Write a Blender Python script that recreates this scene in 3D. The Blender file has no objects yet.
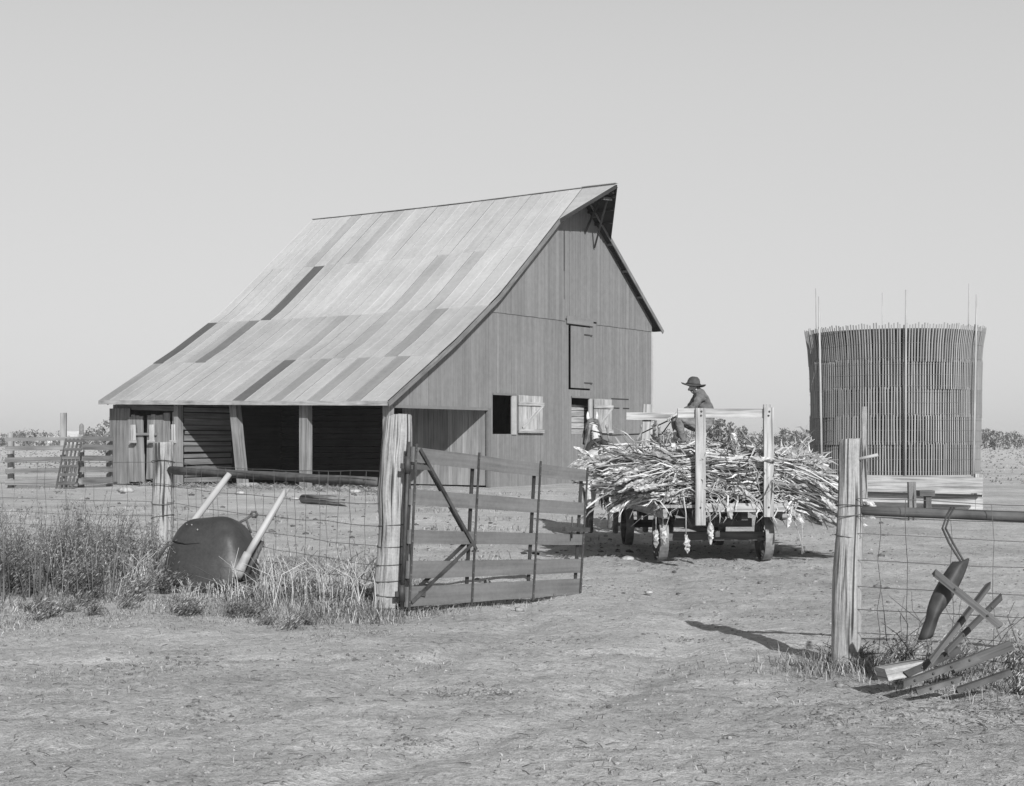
import bpy, math, random
from mathutils import Vector, Matrix, noise
R = random.Random(11)
C = bpy.context.scene.collection
V = Vector
FPX, CX, HY, CAMH = 1450.0, 512.0, 440.0, 1.7

def P(x, y, D):                       # a point of the place at distance D, read off the photograph
    return V(((x - CX) / FPX * D, D, CAMH + (HY - y) / FPX * D))
def nz(x, y, z=0.0): return noise.noise(V((x, y, z)))
def sm(a, b, x):
    t = min(1, max(0, (x - a) / (b - a))); return t * t * (3 - 2 * t)

# ------------------------------------------------------------------ materials
def mat(name, base, streak=0.3, blotch=0.3, rough=0.85, su=1.5, sv=30.0, bscale=1.2, bump=0.3, bdist=0.01,
        coords='UV', crack=0.0, tone=True, metal=0.0, fine=0.0, spec=0.3, cracksv=None, blotch2=0.0):
    m = bpy.data.materials.new(name); m.use_nodes = True
    nt = m.node_tree; N = nt.nodes; L = nt.links
    b = N['Principled BSDF']; b.inputs['Roughness'].default_value = rough; b.inputs['Metallic'].default_value = metal
    b.inputs['Specular IOR Level'].default_value = spec
    tc = N.new('ShaderNodeTexCoord')
    def mth(op, a, c, clamp=False):
        n = N.new('ShaderNodeMath'); n.operation = op; n.use_clamp = clamp
        for i, q in enumerate((a, c)):
            if q is None: continue
            if isinstance(q, (int, float)): n.inputs[i].default_value = q
            else: L.new(q, n.inputs[i])
        return n.outputs[0]
    def nse(src, scale, detail=4, mp=None, rgh=0.6):
        n = N.new('ShaderNodeTexNoise'); n.inputs['Scale'].default_value = scale; n.inputs['Detail'].default_value = detail
        n.inputs['Roughness'].default_value = rgh
        if mp:
            k = N.new('ShaderNodeMapping'); k.inputs['Scale'].default_value = mp; L.new(src, k.inputs['Vector']); src = k.outputs[0]
        L.new(src, n.inputs['Vector']); return n.outputs['Fac']
    st = nse(tc.outputs[coords], 1.0, 5, (su, sv, sv))
    bl = nse(tc.outputs['Object'], bscale, 5)
    val = mth('MULTIPLY', mth('SUBTRACT', st, 0.5), streak * 8)
    val = mth('ADD', val, mth('MULTIPLY', mth('SUBTRACT', bl, 0.5), blotch * 7))
    if fine:
        val = mth('ADD', val, mth('MULTIPLY', mth('SUBTRACT', nse(tc.outputs['Object'], bscale * 14, 4), 0.5), fine * 8))
    val = mth('MAXIMUM', mth('ADD', val, 1.0), 0.12)
    if crack:
        ck = nse(tc.outputs[coords], 1.0, 3, (su * 0.6, cracksv or sv * 1.6, cracksv or sv * 1.6), 0.5)
        ramp = N.new('ShaderNodeMapRange'); L.new(ck, ramp.inputs[0])
        ramp.inputs[1].default_value = 0.385; ramp.inputs[2].default_value = 0.47; ramp.inputs[3].default_value = 1 - crack; ramp.inputs[4].default_value = 1
        val = mth('MULTIPLY', val, ramp.outputs[0])
    val = mth('MULTIPLY', val, base)
    if tone:
        at = N.new('ShaderNodeAttribute'); at.attribute_name = 'tone'
        val = mth('MULTIPLY', val, at.outputs['Fac'])
    val = mth('MINIMUM', val, 0.85)
    L.new(val, b.inputs['Base Color'])
    if bump:
        bp = N.new('ShaderNodeBump'); bp.inputs['Strength'].default_value = bump; bp.inputs['Distance'].default_value = bdist
        L.new(st, bp.inputs['Height']); L.new(bp.outputs[0], b.inputs['Normal'])
    return m

M = {}
M['barn'] = mat('barn_boards', 0.180, streak=0.09, blotch=0.05, su=0.35, sv=9, bscale=0.35, bump=0.15, fine=.05)
M['barn_dark'] = mat('shaded_barn_wood', 0.030, streak=0.25, blotch=0.2, su=0.5, sv=14)  # near-black base carries the shade of the barn's interior and undersides
M['barn_grey'] = mat('weathered_shed_boards', 0.21, streak=0.28, blotch=0.15, su=0.6, sv=14, bscale=.6)
M['shedpale'] = mat('sunlit_shed_boards', 0.24, streak=0.22, blotch=0.12, su=0.6, sv=14, bscale=.6)  # lighter copy: sunlight on the lean-to's back wall put into the base
M['stall'] = mat('rough_stall_boards', 0.16, streak=0.28, blotch=0.15, su=0.6, sv=14, bscale=.6)  # shed boards again, base lowered for the partition's shade
M['trim'] = mat('barn_trim', 0.16, streak=0.2, blotch=0.2)
M['roof'] = mat('galvanized_sheet', 0.385, streak=0.055, blotch=0.075, rough=0.55, su=0.35, sv=4.5, bscale=0.5, bump=0.1, bdist=.02, spec=.4, fine=.05)
M['pale'] = mat('pale_raw_planks', 0.37, streak=0.22, blotch=0.12, su=1.2, sv=26, crack=.45)
M['wagon'] = mat('weathered_wagon_wood', 0.335, streak=0.22, blotch=0.15, su=1.5, sv=30, crack=.4)
M['wagon_dark'] = mat('dark_wagon_timber', 0.10, streak=0.25, blotch=0.2)
M['gate'] = mat('dull_painted_boards', 0.135, streak=0.13, blotch=0.10, su=0.8, sv=22, bscale=2.0, bump=.2, fine=.06)
M['post'] = mat('weathered_post_wood', 0.33, streak=0.20, blotch=0.12, su=1.6, sv=22, bscale=3.0, crack=.85, bump=1.0, bdist=.03, cracksv=24, fine=.08)
M['postend'] = mat('cut_post_end', 0.34, streak=0.1, blotch=0.2, coords='Object', su=12, sv=12, bscale=8, bump=.5)
M['iron'] = mat('dark_iron', 0.05, streak=0.25, blotch=0.3, rough=0.6, coords='Object', su=6, sv=6, bscale=5, bump=.2, spec=.4)
M['steel'] = mat('rusty_scraper_steel', 0.036, streak=0.08, blotch=0.12, rough=0.50, coords='Object', su=9, sv=9, bscale=3, bump=.4, bdist=.015, spec=.45, fine=.12)
M['pipe'] = mat('dark_pole', 0.095, streak=0.25, blotch=0.3, su=1, sv=8, bscale=4, rough=.7)
M['wire'] = mat('fence_wire', 0.10, streak=0.1, blotch=0.2, rough=.6, coords='Object', su=3, sv=3)
M['lath'] = mat('silo_laths', 0.25, streak=0.1, blotch=0.07, su=0.8, sv=20, bscale=.8)
M['liner'] = mat('silo_paper', 0.05, streak=0.2, blotch=0.3, coords='Object', su=1, sv=1)
M['pole'] = mat('pale_pole', 0.37, streak=0.15, blotch=0.1, su=1, sv=8)
M['stalk'] = mat('dry_sorghum', 0.41, streak=0.1, blotch=0.12, su=3, sv=8, bscale=5, fine=.12, bump=.3)
M['grass'] = mat('dry_grass', 0.26, streak=0.1, blotch=0.2, coords='Object', su=2, sv=2, bscale=1.2, bump=0)
M['weed'] = mat('weed_leaves', 0.115, streak=0.1, blotch=0.25, coords='Object', su=2, sv=2, bscale=2, bump=0)
M['crown'] = mat('far_foliage', 0.12, streak=0.15, blotch=0.3, coords='Object', su=.6, sv=.6, bscale=.35, bump=0)
M['trunk'] = mat('tree_bark', 0.13, streak=0.3, blotch=0.2, su=1, sv=6)
M['clod'] = mat('dirt_clod', 0.40, streak=0.2, blotch=0.2, coords='Object', su=10, sv=10, bscale=5)
M['stone'] = mat('grey_stone', 0.38, streak=0.2, blotch=0.25, coords='Object', su=14, sv=14, bscale=6, bump=.6)
M['house'] = mat('white_house_paint', 0.62, streak=0.05, blotch=0.06, coords='Object', su=.3, sv=3, bump=0)
M['houseroof'] = mat('pale_house_roof', 0.5, streak=0.1, blotch=0.1, coords='Object', su=.3, sv=2, bump=0)
M['glass'] = mat('dark_window', 0.03, streak=0, blotch=0, rough=.2, bump=0)
M['skin'] = mat('skin', 0.42, streak=.03, blotch=.08, coords='Object', su=9, sv=9, bscale=9, bump=0, tone=False, rough=.6)
M['shirt'] = mat('work_shirt_cloth', 0.125, streak=.12, blotch=.15, coords='Object', su=14, sv=14, bscale=9, bump=.8, bdist=.03, tone=False)
M['overall'] = mat('trouser_cloth', 0.16, streak=.14, blotch=.15, coords='Object', su=12, sv=20, bscale=9, bump=.9, bdist=.03, tone=False)
M['boot'] = mat('boot_leather', 0.05, coords='Object', tone=False, bscale=8)
M['hat'] = mat('felt_hat', 0.065, streak=.12, blotch=.2, coords='Object', su=12, sv=12, bscale=10, bump=.4, tone=False)
M['horse'] = mat('grey_horse_coat', 0.50, streak=.05, blotch=.22, coords='Object', su=7, sv=7, bscale=3.5, bump=0, tone=False, rough=.7, fine=.08)
M['bay'] = mat('pale_grey_horse_coat', 0.34, streak=.05, blotch=.2, coords='Object', su=7, sv=7, bscale=3, bump=0, tone=False, rough=.7)
M['mane'] = mat('horse_hair', 0.13, streak=.2, blotch=.2, coords='Object', su=12, sv=12, bscale=5, tone=False)
M['leather'] = mat('harness_leather', 0.04, streak=.1, blotch=.2, coords='Object', su=6, sv=6, tone=False, rough=.55)

# ------------------------------------------------------------------ mesh builder
class MB:
    def __init__(s): s.v = []; s.f = []; s.uv = []; s.t = []; s.mi = []; s.sm = []
    def face(s, idx, uv, tone=1.0, mi=0, smooth=False):
        s.f.append(idx); s.uv.extend(uv); s.t.append(tone); s.mi.append(mi); s.sm.append(smooth)
    def poly(s, pts, uv=None, tone=1.0, mi=0):
        b = len(s.v); s.v.extend([tuple(p) for p in pts])
        s.face(list(range(b, b + len(pts))), uv or [(0, 0)] * len(pts), tone, mi)
    def hexa(s, p, L=1.0, W=0.1, tone=1.0, mi=0, ou=None, ov=None):
        # p: 8 corners; 0-3 start end loop, 4-7 finish end loop
        b = len(s.v); s.v.extend([tuple(q) for q in p])
        ou = R.uniform(0, 50) if ou is None else ou; ov = R.uniform(0, 50) if ov is None else ov
        for k in range(4):
            a, c = k, (k + 1) % 4
            s.face([b + a, b + c, b + 4 + c, b + 4 + a], [(ou, ov + k * W), (ou, ov + (k + 1) * W), (ou + L, ov + (k + 1) * W), (ou + L, ov + k * W)], tone, mi)
        s.face([b + 3, b + 2, b + 1, b], [(ou, ov), (ou, ov + W), (ou + .03, ov + W), (ou + .03, ov)], tone * .9, mi)
        s.face([b + 4, b + 5, b + 6, b + 7], [(ou, ov), (ou, ov + W), (ou + .03, ov + W), (ou + .03, ov)], tone * .9, mi)
    def plank(s, a, b, wdir, w, th, tone=None, mi=0, jit=0.0):
        # a board from a to b; wdir = direction of its width; th along the third direction (centred)
        a = V(a); b = V(b); d = (b - a); L = d.length; d.normalize()
        wd = V(wdir); wd = (wd - d * wd.dot(d)).normalized(); td = d.cross(wd)
        hw, ht = wd * (w / 2), td * (th / 2)
        if tone is None: tone = R.uniform(.85, 1.15)
        def e(q): return [q - hw - ht, q + hw - ht, q + hw + ht, q - hw + ht]
        A = e(a); B = e(b)
        if jit:
            A = [q + d * R.uniform(-jit, jit) for q in A]; B = [q + d * R.uniform(-jit, jit) for q in B]
        s.hexa(A + B, L, max(w, th) * .6, tone, mi)
    def tube(s, pts, rad, n=6, tone=1.0, mi=0, cap=True, smooth=True, jit=0.0, capmi=None, flat=1.0, up=None):
        pts = [V(p) for p in pts]
        if isinstance(rad, (int, float)): rad = [rad] * len(pts)
        b = len(s.v); ou = R.uniform(0, 50); ov = R.uniform(0, 50); u = 0.0; us = []
        side = None
        for i, p in enumerate(pts):
            d = (pts[min(i + 1, len(pts) - 1)] - pts[max(i - 1, 0)]).normalized()
            if side is None:
                ref = V(up) if up else (V((0, 0, 1)) if abs(d.z) < .9 else V((1, 0, 0)))
                side = d.cross(ref).normalized()
            else:
                side = (side - d * side.dot(d)).normalized()
            o = side.cross(d)
            for k in range(n):
                a = 2 * math.pi * k / n; r = rad[i] * (1 + (R.uniform(-jit, jit) if jit else 0))
                s.v.append(tuple(p + side * math.cos(a) * r + o * math.sin(a) * r * flat))
            if i: u += (p - pts[i - 1]).length
            us.append(u)
        w = 2 * math.pi * max(rad) / n
        for i in range(len(pts) - 1):
            for k in range(n):
                a = b + i * n + k; c = b + i * n + (k + 1) % n
                s.face([a, c, c + n, a + n], [(ou + us[i], ov + k * w), (ou + us[i], ov + (k + 1) * w), (ou + us[i + 1], ov + (k + 1) * w), (ou + us[i + 1], ov + k * w)], tone, mi, smooth)
        if cap:
            cm = mi if capmi is None else capmi
            s.face([b + k for k in range(n)][::-1], [(0, 0)] * n, tone, cm)
            e = b + (len(pts) - 1) * n
            s.face([e + k for k in range(n)], [(0, 0)] * n, tone, cm)
    def ribbon(s, pts, ws, wd, tone=1.0, mi=0):
        b = len(s.v); wd = V(wd).normalized()
        for p, w in zip(pts, ws):
            s.v.append(tuple(V(p) - wd * w / 2)); s.v.append(tuple(V(p) + wd * w / 2))
        for i in range(len(pts) - 1):
            a = b + 2 * i
            s.face([a, a + 1, a + 3, a + 2], [(i * .1, 0), (i * .1, .05), (i * .1 + .1, .05), (i * .1 + .1, 0)], tone, mi)
    def grid(s, fn, nu, nv, tone=1.0, mi=0, smooth=True, us=1.0, vs=1.0):
        b = len(s.v)
        for i in range(nu + 1):
            for j in range(nv + 1): s.v.append(tuple(fn(i / nu, j / nv)))
        for i in range(nu):
            for j in range(nv):
                a = b + i * (nv + 1) + j
                s.face([a, a + nv + 1, a + nv + 2, a + 1], [(i / nu * us, j / nv * vs), ((i + 1) / nu * us, j / nv * vs), ((i + 1) / nu * us, (j + 1) / nv * vs), (i / nu * us, (j + 1) / nv * vs)], tone, mi, smooth)
    def blob(s, c, rx, ry, rz, tone=1.0, mi=0, nu=6, nv=4, jit=.25, flatb=False):
        b = len(s.v); c = V(c)
        for j in range(nv + 1):
            ph = math.pi * j / nv
            for i in range(nu):
                th = 2 * math.pi * i / nu; k = 1 + R.uniform(-jit, jit)
                s.v.append((c.x + rx * k * math.sin(ph) * math.cos(th), c.y + ry * k * math.sin(ph) * math.sin(th), c.z + rz * k * math.cos(ph)))
        for j in range(nv):
            for i in range(nu):
                a = b + j * nu + i; d = b + j * nu + (i + 1) % nu
                s.face([a, d, d + nu, a + nu][::-1], [(0, 0)] * 4, tone, mi, True)
    def build(s, name, mats, parent=None, origin=None):
        me = bpy.data.meshes.new(name)
        o = V(origin) if origin is not None else V((0, 0, 0))
        vv = s.v if origin is None else [(a - o.x, b - o.y, c - o.z) for a, b, c in s.v]
        me.from_pydata(vv, [], s.f)
        uvl = me.uv_layers.new(name='UVMap')
        flat = [c for uv in s.uv for c in uv]
        uvl.data.foreach_set('uv', flat)
        at = me.attributes.new('tone', 'FLOAT', 'FACE'); at.data.foreach_set('value', s.t)
        me.polygons.foreach_set('material_index', s.mi); me.polygons.foreach_set('use_smooth', s.sm)
        for m in (mats if isinstance(mats, (list, tuple)) else [mats]): me.materials.append(m)
        me.update()
        ob = bpy.data.objects.new(name, me); C.objects.link(ob); ob.location = o
        if parent is not None:
            ob.parent = parent; ob.location = o - parent.location if origin is not None else -parent.location
        return ob

def tag(o, label, cat, group=None, kind=None):
    o['label'] = label
    if cat: o['category'] = cat
    if group: o['group'] = group
    if kind: o['kind'] = kind
    return o
def empty(name, loc, label, cat, group=None):
    o = bpy.data.objects.new(name, None); C.objects.link(o); o.location = V(loc); o.empty_display_size = .2
    return tag(o, label, cat, group)
# every part is built in world coordinates and re-based on its parent's location by MB.build

# ------------------------------------------------------------------ ground
def rut(x, y):
    # wheel tracks swinging in from the lower left and through the gateway
    c = 1.0 + .06 * (y - 16) if y > 14 else 1.0 - .12 * (14 - y) - .05 * (14 - y) ** 2
    d = 0.0
    for o in (-.78, .78):
        q = (x - c - o * (1 + .25 * max(0, 14 - y) * .3)) / .22
        d -= .042 * math.exp(-q * q) * (1 if y < 40 else 0)
    # older tracks running across the front, curving up to the right
    for o, b in ((9.3, .10), (10.1, .10), (8.1, .02), (11.6, .16)):
        q = (y - o - b * x - .012 * x * x) / .13
        d -= .038 * math.exp(-q * q) * (1 - sm(1.5, 3.2, x)) * (.6 + .6 * nz(x * .7, o))
    return d
def gz(x, y):
    d = math.hypot(x, y)
    f = 1 - sm(60, 140, d)
    if f <= 0: return 0.0
    h = .035 * nz(x * .35, y * .35, 3.1) + .018 * nz(x * 1.1, y * 1.1, 7.7)
    if d < 45: h += (.020 * nz(x * 3.1, y * 3.1, 1.3) + .011 * nz(x * 7.3, y * 7.3, 5.0)) * (1 - sm(25, 45, d))
    if d < 20: h += .007 * nz(x * 17, y * 17, 9.0) * (1 - sm(12, 20, d))
    return h * f + rut(x, y) * (1 - sm(20, 40, y)) - .01

def build_ground():
    ks = []
    n = 560
    for i in range(n + 1):
        t = i / n * 2 - 1; ks.append(.42 * t * (1 + 2.4 * max(0, abs(t) - .82) / .18 * abs(t)))
    ys = [-80, -40, -20, -8, -2, 2, 4, 5.5]
    y = 6.2
    while y < 70: ys.append(y); y *= 1.0048
    while y < 6000: ys.append(y); y *= 1.06
    verts = []; faces = []
    for yy in ys:
        w = max(yy, 5.5) if yy > 5.5 else 5.5
        for k in ks:
            kk = k * (1 if yy > 5.5 else 3)
            x = kk * (w + 1.5) * (1 if abs(k) < .42 else 1)
            verts.append((x, yy, gz(x, yy)))
    m = len(ks)
    for j in range(len(ys) - 1):
        for i in range(m - 1):
            a = j * m + i; faces.append((a, a + 1, a + m + 1, a + m))
    me = bpy.data.meshes.new('ground'); me.from_pydata(verts, [], faces); me.update()
    me.polygons.foreach_set('use_smooth', [True] * len(faces))
    o = bpy.data.objects.new('ground', me); C.objects.link(o)
    o['kind'] = 'structure'; o['label'] = 'bare trodden dirt of the farmyard and fields beyond'
    m = bpy.data.materials.new('farmyard_dirt'); m.use_nodes = True
    nt = m.node_tree; N = nt.nodes; L = nt.links; b = N['Principled BSDF']; b.inputs['Roughness'].default_value = .95
    b.inputs['Specular IOR Level'].default_value = .15
    tc = N.new('ShaderNodeTexCoord'); ob = tc.outputs['Object']
    def mth(op, a, c):
        n = N.new('ShaderNodeMath'); n.operation = op
        for i, q in enumerate((a, c)):
            if isinstance(q, (int, float)): n.inputs[i].default_value = q
            else: L.new(q, n.inputs[i])
        return n.outputs[0]
    def nse(scale, det, mp=None, rg=.6):
        n = N.new('ShaderNodeTexNoise'); n.inputs['Scale'].default_value = scale; n.inputs['Detail'].default_value = det; n.inputs['Roughness'].default_value = rg
        src = ob
        if mp:
            k = N.new('ShaderNodeMapping'); k.inputs['Scale'].default_value = mp; L.new(src, k.inputs['Vector']); src = k.outputs[0]
        L.new(src, n.inputs['Vector']); return n.outputs['Fac']
    def rng(v, a, b_, c, d):
        n = N.new('ShaderNodeMapRange'); L.new(v, n.inputs[0])
        for i, q in enumerate((a, b_, c, d)): n.inputs[i + 1].default_value = q
        return n.outputs[0]
    big = nse(.22, 4); mid = nse(1.4, 5); fine = nse(14, 6, rg=.7); grit = nse(70, 4, rg=.7)
    v = mth('ADD', mth('MULTIPLY', mth('SUBTRACT', big, .5), 1.1), mth('MULTIPLY', mth('SUBTRACT', mid, .5), .8))
    v = mth('ADD', v, mth('MULTIPLY', mth('SUBTRACT', fine, .5), 1.1))
    v = mth('ADD', v, mth('MULTIPLY', mth('SUBTRACT', grit, .5), 1.5))
    v = mth('MAXIMUM', mth('ADD', v, 1.0), .25)
    # litter: dark specks of manure and pale straw flecks lying on the dirt
    sp = rng(nse(22, 4), .60, .66, 1, .5); st = rng(nse(34, 3, (1, 2.6, 1)), .68, .74, 0, .08)
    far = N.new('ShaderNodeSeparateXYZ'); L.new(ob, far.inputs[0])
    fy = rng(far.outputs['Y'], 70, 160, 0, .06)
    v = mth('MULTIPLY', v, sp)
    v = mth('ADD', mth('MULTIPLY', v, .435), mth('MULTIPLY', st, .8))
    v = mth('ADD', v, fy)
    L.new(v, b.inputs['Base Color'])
    h = mth('ADD', mth('MULTIPLY', fine, 1.0), mth('MULTIPLY', grit, .35))
    h = mth('ADD', h, mth('MULTIPLY', mid, 1.5))
    bp = N.new('ShaderNodeBump'); bp.inputs['Strength'].default_value = 1.0; bp.inputs['Distance'].default_value = .040
    L.new(h, bp.inputs['Height']); L.new(bp.outputs[0], b.inputs['Normal'])
    me.materials.append(m)
build_ground()

# ------------------------------------------------------------------ barn
B0 = V((-3.98, 48.1, 0)); LV = V((-.8204, .572, 0)); GV = V((.572, .8204, 0)); UP = V((0, 0, 1))
def W(s, t, z): return B0 + LV * s + GV * t + UP * z
PROF = [(-.63, 2.97), (3.0, 5.16), (5.69, 6.98), (8.0, 8.86), (11.35, 11.64), (17.83, 6.44)]
def rz(t, s=0.0):
    for (a, za), (b, zb) in zip(PROF, PROF[1:]):
        if t <= b or b == PROF[-1][0]:
            z = za + (zb - za) * (t - a) / (b - a); break
    return z + .24 * max(0, s) / 13.9 * max(0, 1 - (t + .63) / 6.3) - .05 * math.sin(max(0, min(1, s / 13.9)) * math.pi) * (1 if t > 3 else .3)
barn = empty('barn', W(0, 0, 0), 'large weathered timber barn with a pale sheet metal roof and open lean-to', 'barn')
TT = 5.45; TE = 17.4
def cut(z0, z1, holes):
    segs = [(z0, z1)]
    for a, b in holes:
        out = []
        for p, q in segs:
            if b <= p or a >= q: out.append((p, q)); continue
            if a > p: out.append((p, a))
            if b < q: out.append((b, q))
        segs = out
    return [x for x in segs if x[1] - x[0] > .03]
HOLES = [(5.69, 6.86, 1.92, 3.34), (11.02, 12.29, 1.95, 3.36), (10.80, 12.40, 3.69, 6.25)]
def vboard(mb, t0, t1, za, zb, s0, s1, tone, top=False):
    pts = []
    for z_, q in ((za, 0), (zb, 1)):
        zz0 = zz1 = z_
        if top and q: zz0, zz1 = top
        pts += [W(s0, t0, zz0), W(s0, t1, zz1), W(s1, t1, zz1), W(s1, t0, zz0)]
    mb.hexa(pts, zb - za, .2, tone)
mb = MB(); t = 0.02; edges = []
stops = sorted({TT, TE} | {h[0] for h in HOLES} | {h[1] for h in HOLES})
while t < TE - .01:
    n = t + R.uniform(.19, .27)
    for q in stops:
        if t + .02 < q < n + .09: n = q; break
    if n > TE: n = TE
    z0 = 2.80 if t < TT - .01 else -.12
    holes = [(h[2], h[3]) for h in HOLES if h[0] - .01 < (t + n) / 2 < h[1] + .01]
    tone = R.uniform(.92, 1.08) * (1.12 if R.random() < .08 else 1)
    topz = min(6.40, min(rz(t), rz(n)) - .05)
    g = R.choice([.004, .006, .006, .014])
    for za, zb in cut(z0, topz, holes):
        last = abs(zb - topz) < 1e-6 and topz < 6.39
        vboard(mb, t + g, n - .002, za, zb, 0, -.025, tone, (rz(t) - .05, rz(n) - .05) if last else False)
    if min(rz(t), rz(n)) > 6.5:
        tone = R.uniform(.93, 1.10)
        off = R.uniform(-.02, .02); step = .10 if 10.5 < t < 12.7 else 0
        vboard(mb, t + g, n - .003, 6.36 + step + off * .3, 7, -.028, -.053, tone, (rz(t) - .05, rz(n) - .05))
    t = n
mb.build('gable_wall', M['barn'], barn)
# framing behind the boards, so that the joints stay dark, and the walls not seen
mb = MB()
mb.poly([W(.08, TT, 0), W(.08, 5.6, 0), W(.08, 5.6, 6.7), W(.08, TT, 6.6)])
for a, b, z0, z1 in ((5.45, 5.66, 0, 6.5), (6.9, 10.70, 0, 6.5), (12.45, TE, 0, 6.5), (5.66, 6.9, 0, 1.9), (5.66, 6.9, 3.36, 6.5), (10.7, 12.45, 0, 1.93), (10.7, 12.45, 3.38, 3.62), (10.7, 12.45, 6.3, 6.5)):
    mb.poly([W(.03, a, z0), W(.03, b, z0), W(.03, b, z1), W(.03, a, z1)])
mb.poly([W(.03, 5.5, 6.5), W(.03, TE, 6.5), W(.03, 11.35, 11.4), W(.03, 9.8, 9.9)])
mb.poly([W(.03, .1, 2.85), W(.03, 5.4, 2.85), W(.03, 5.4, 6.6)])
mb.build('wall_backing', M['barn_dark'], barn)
def hwall(name, s0, s1, t, z0, z1, m, along='s', step=.24, gap=.02, mat_=None, jit=0, out=1):
    mb = MB(); z = z0
    while z < z1 - .05:
        h = min(step * R.uniform(.9, 1.1), z1 - z)
        a, b = (W(s0, t, z + h / 2), W(s1, t, z + h / 2)) if along == 's' else (W(t, s0, z + h / 2), W(t, s1, z + h / 2))
        mb.plank(a, b, UP, h - gap, .03, R.uniform(.8, 1.2)); z += h
    return mb.build(name, m, barn)
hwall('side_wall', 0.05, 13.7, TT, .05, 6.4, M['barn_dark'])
o = MB()
for s0 in (0.05, 13.75):
    pass
mb = MB(); s = 0.0
while s < 13.7:
    mb.plank(W(s + .12, TE, 0), W(s + .12, TE, 6.5), LV, .235, .025); s += .24
mb.build('side_wall', M['barn'], barn)
mb = MB(); t = 0.0
while t < TE:
    mb.plank(W(13.72, t + .14, .02), W(13.72, t + .14, rz(t + .14) - .12), GV, .275, .025); t += .28
mb.build('rear_gable_wall', M['barn'], barn)
# lean-to partition: rough horizontal boards, uneven and gappy
mb = MB(); z = .1
while z < 3.3:
    h = R.uniform(.17, .26); tm = 2.6 + R.uniform(-.05, .05)
    mb.plank(W(10.2, .15 + R.uniform(0, .1), z + h / 2 + R.uniform(-.02, .02)), W(10.2, tm, z + h / 2 + R.uniform(-.02, .02)), UP, h - R.uniform(.015, .07), .03, R.uniform(.8, 1.25)); z += h
mb.build('stall_partition', M['stall'], barn)
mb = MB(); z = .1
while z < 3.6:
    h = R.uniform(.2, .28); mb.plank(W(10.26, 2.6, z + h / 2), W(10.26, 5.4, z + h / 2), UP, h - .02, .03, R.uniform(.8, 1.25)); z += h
mb.build('stall_partition', M['barn_dark'], barn)  # inner half in near-black wood that stands in for shade
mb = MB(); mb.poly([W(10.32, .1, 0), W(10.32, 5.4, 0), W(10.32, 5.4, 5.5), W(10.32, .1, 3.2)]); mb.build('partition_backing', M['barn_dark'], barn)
# lean-to front bay at the far end: boards and a pair of sagging doors
mb = MB(); s = 10.25
for n, tone, top in ((.34, 1.0, 2.75), (.12, .8, 2.1), (.36, 1.05, 2.72)):
    mb.plank(W(s + n / 2, -.02, .05), W(s + n / 2, -.02, top), LV, n - .02, .03, tone); s += n
s = 12.95
while s < 14.0:
    mb.plank(W(s + .12, -.02, .05 + R.uniform(-.04, .06)), W(s + .12, -.02, 2.92), LV, .225, .03, R.uniform(.8, 1.1)); s += .235
mb.plank(W(10.2, .06, 2.86), W(14.0, .06, 2.98), UP, .18, .05, .7)
mb.build('bay_boards', M['barn_grey'], barn)
def bay_door(sa, sb, zb, lean):
    mb = MB(); s = sa
    while s < sb - .02:
        w = min(R.uniform(.18, .26), sb - s)
        mb.plank(W(s + w / 2 + lean, -.06, zb + R.uniform(-.03, .05)), W(s + w / 2 - lean, -.06, 2.62 + R.uniform(-.06, .05)), LV, w - .012, .03, R.uniform(.8, 1.15)); s += w
    o = mb.build('stall_door', M['barn_grey'], barn)
    return o
bay_door(11.05, 11.95, .2, .03); bay_door(12.12, 13.0, .12, -.05)
mb = MB()
mb.plank(W(11.35, -.12, 1.92), W(12.7, -.12, 1.92), UP, .10, .05, .9)
mb.build('door_bar', M['barn_grey'], barn)
for s_, tn in ((11.52, 1.3), (12.55, 1.15), (10.3, 1.1)):
    mb = MB(); mb.plank(W(s_, -.20, 1.66), W(s_ + .02, -.20, 2.28), LV, .17, .10, tn)
    mb.plank(W(s_ - .13, -.22, 1.64), W(s_ + .17, -.22, 1.64), UP, .1, .12, tn * .9); mb.build('door_cleat', M['pale'], barn)
# lean-to posts
for s_, top, w in ((0.12, -.02, .28), (3.8, 0.0, .37), (6.88, .42, .34), (10.2, 0.0, .22)):
    mb = MB(); mb.plank(W(s_ - (.05 if top else 0), -.08, 0), W(s_ + top, -.08, rz(-.1, s_) - .08), LV, w, .26, 1.0)
    if top: mb.blob(W(s_ - .2, -.1, .05), .5, .4, .16, 1.5)
    mb.build('lean_to_post', M['barn_grey'], barn)
mb = MB()
mb.plank(W(0, .12, 2.97), W(13.9, .12, 3.1), UP, .2, .12, .9)
mb.build('eave_beam', M['barn_dark'], barn)
mb = MB()
mb.plank(W(-.02, .0, 2.82), W(-.02, TT, 2.82), UP, .10, .06, .9)
mb.build('end_beam', M['barn'], barn)
mb = MB(); mb.plank(W(.0, TT + .02, 0), W(.0, TT + .02, 2.85), GV, .16, .1, .8); mb.build('corner_post', M['barn'], barn)
# back wall's sunlit stretch in paler boards inside the lean-to, beside the gable corner
mb = MB(); s = .1
while s < 3.7:
    w = R.uniform(.2, .3); mb.plank(W(s + w / 2, TT - .05, .05), W(s + w / 2, TT - .05, 2.9), LV, w - .01, .03, R.uniform(.85, 1.15)); s += w
mb.build('stall_wall_boards', M['shedpale'], barn)

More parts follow.
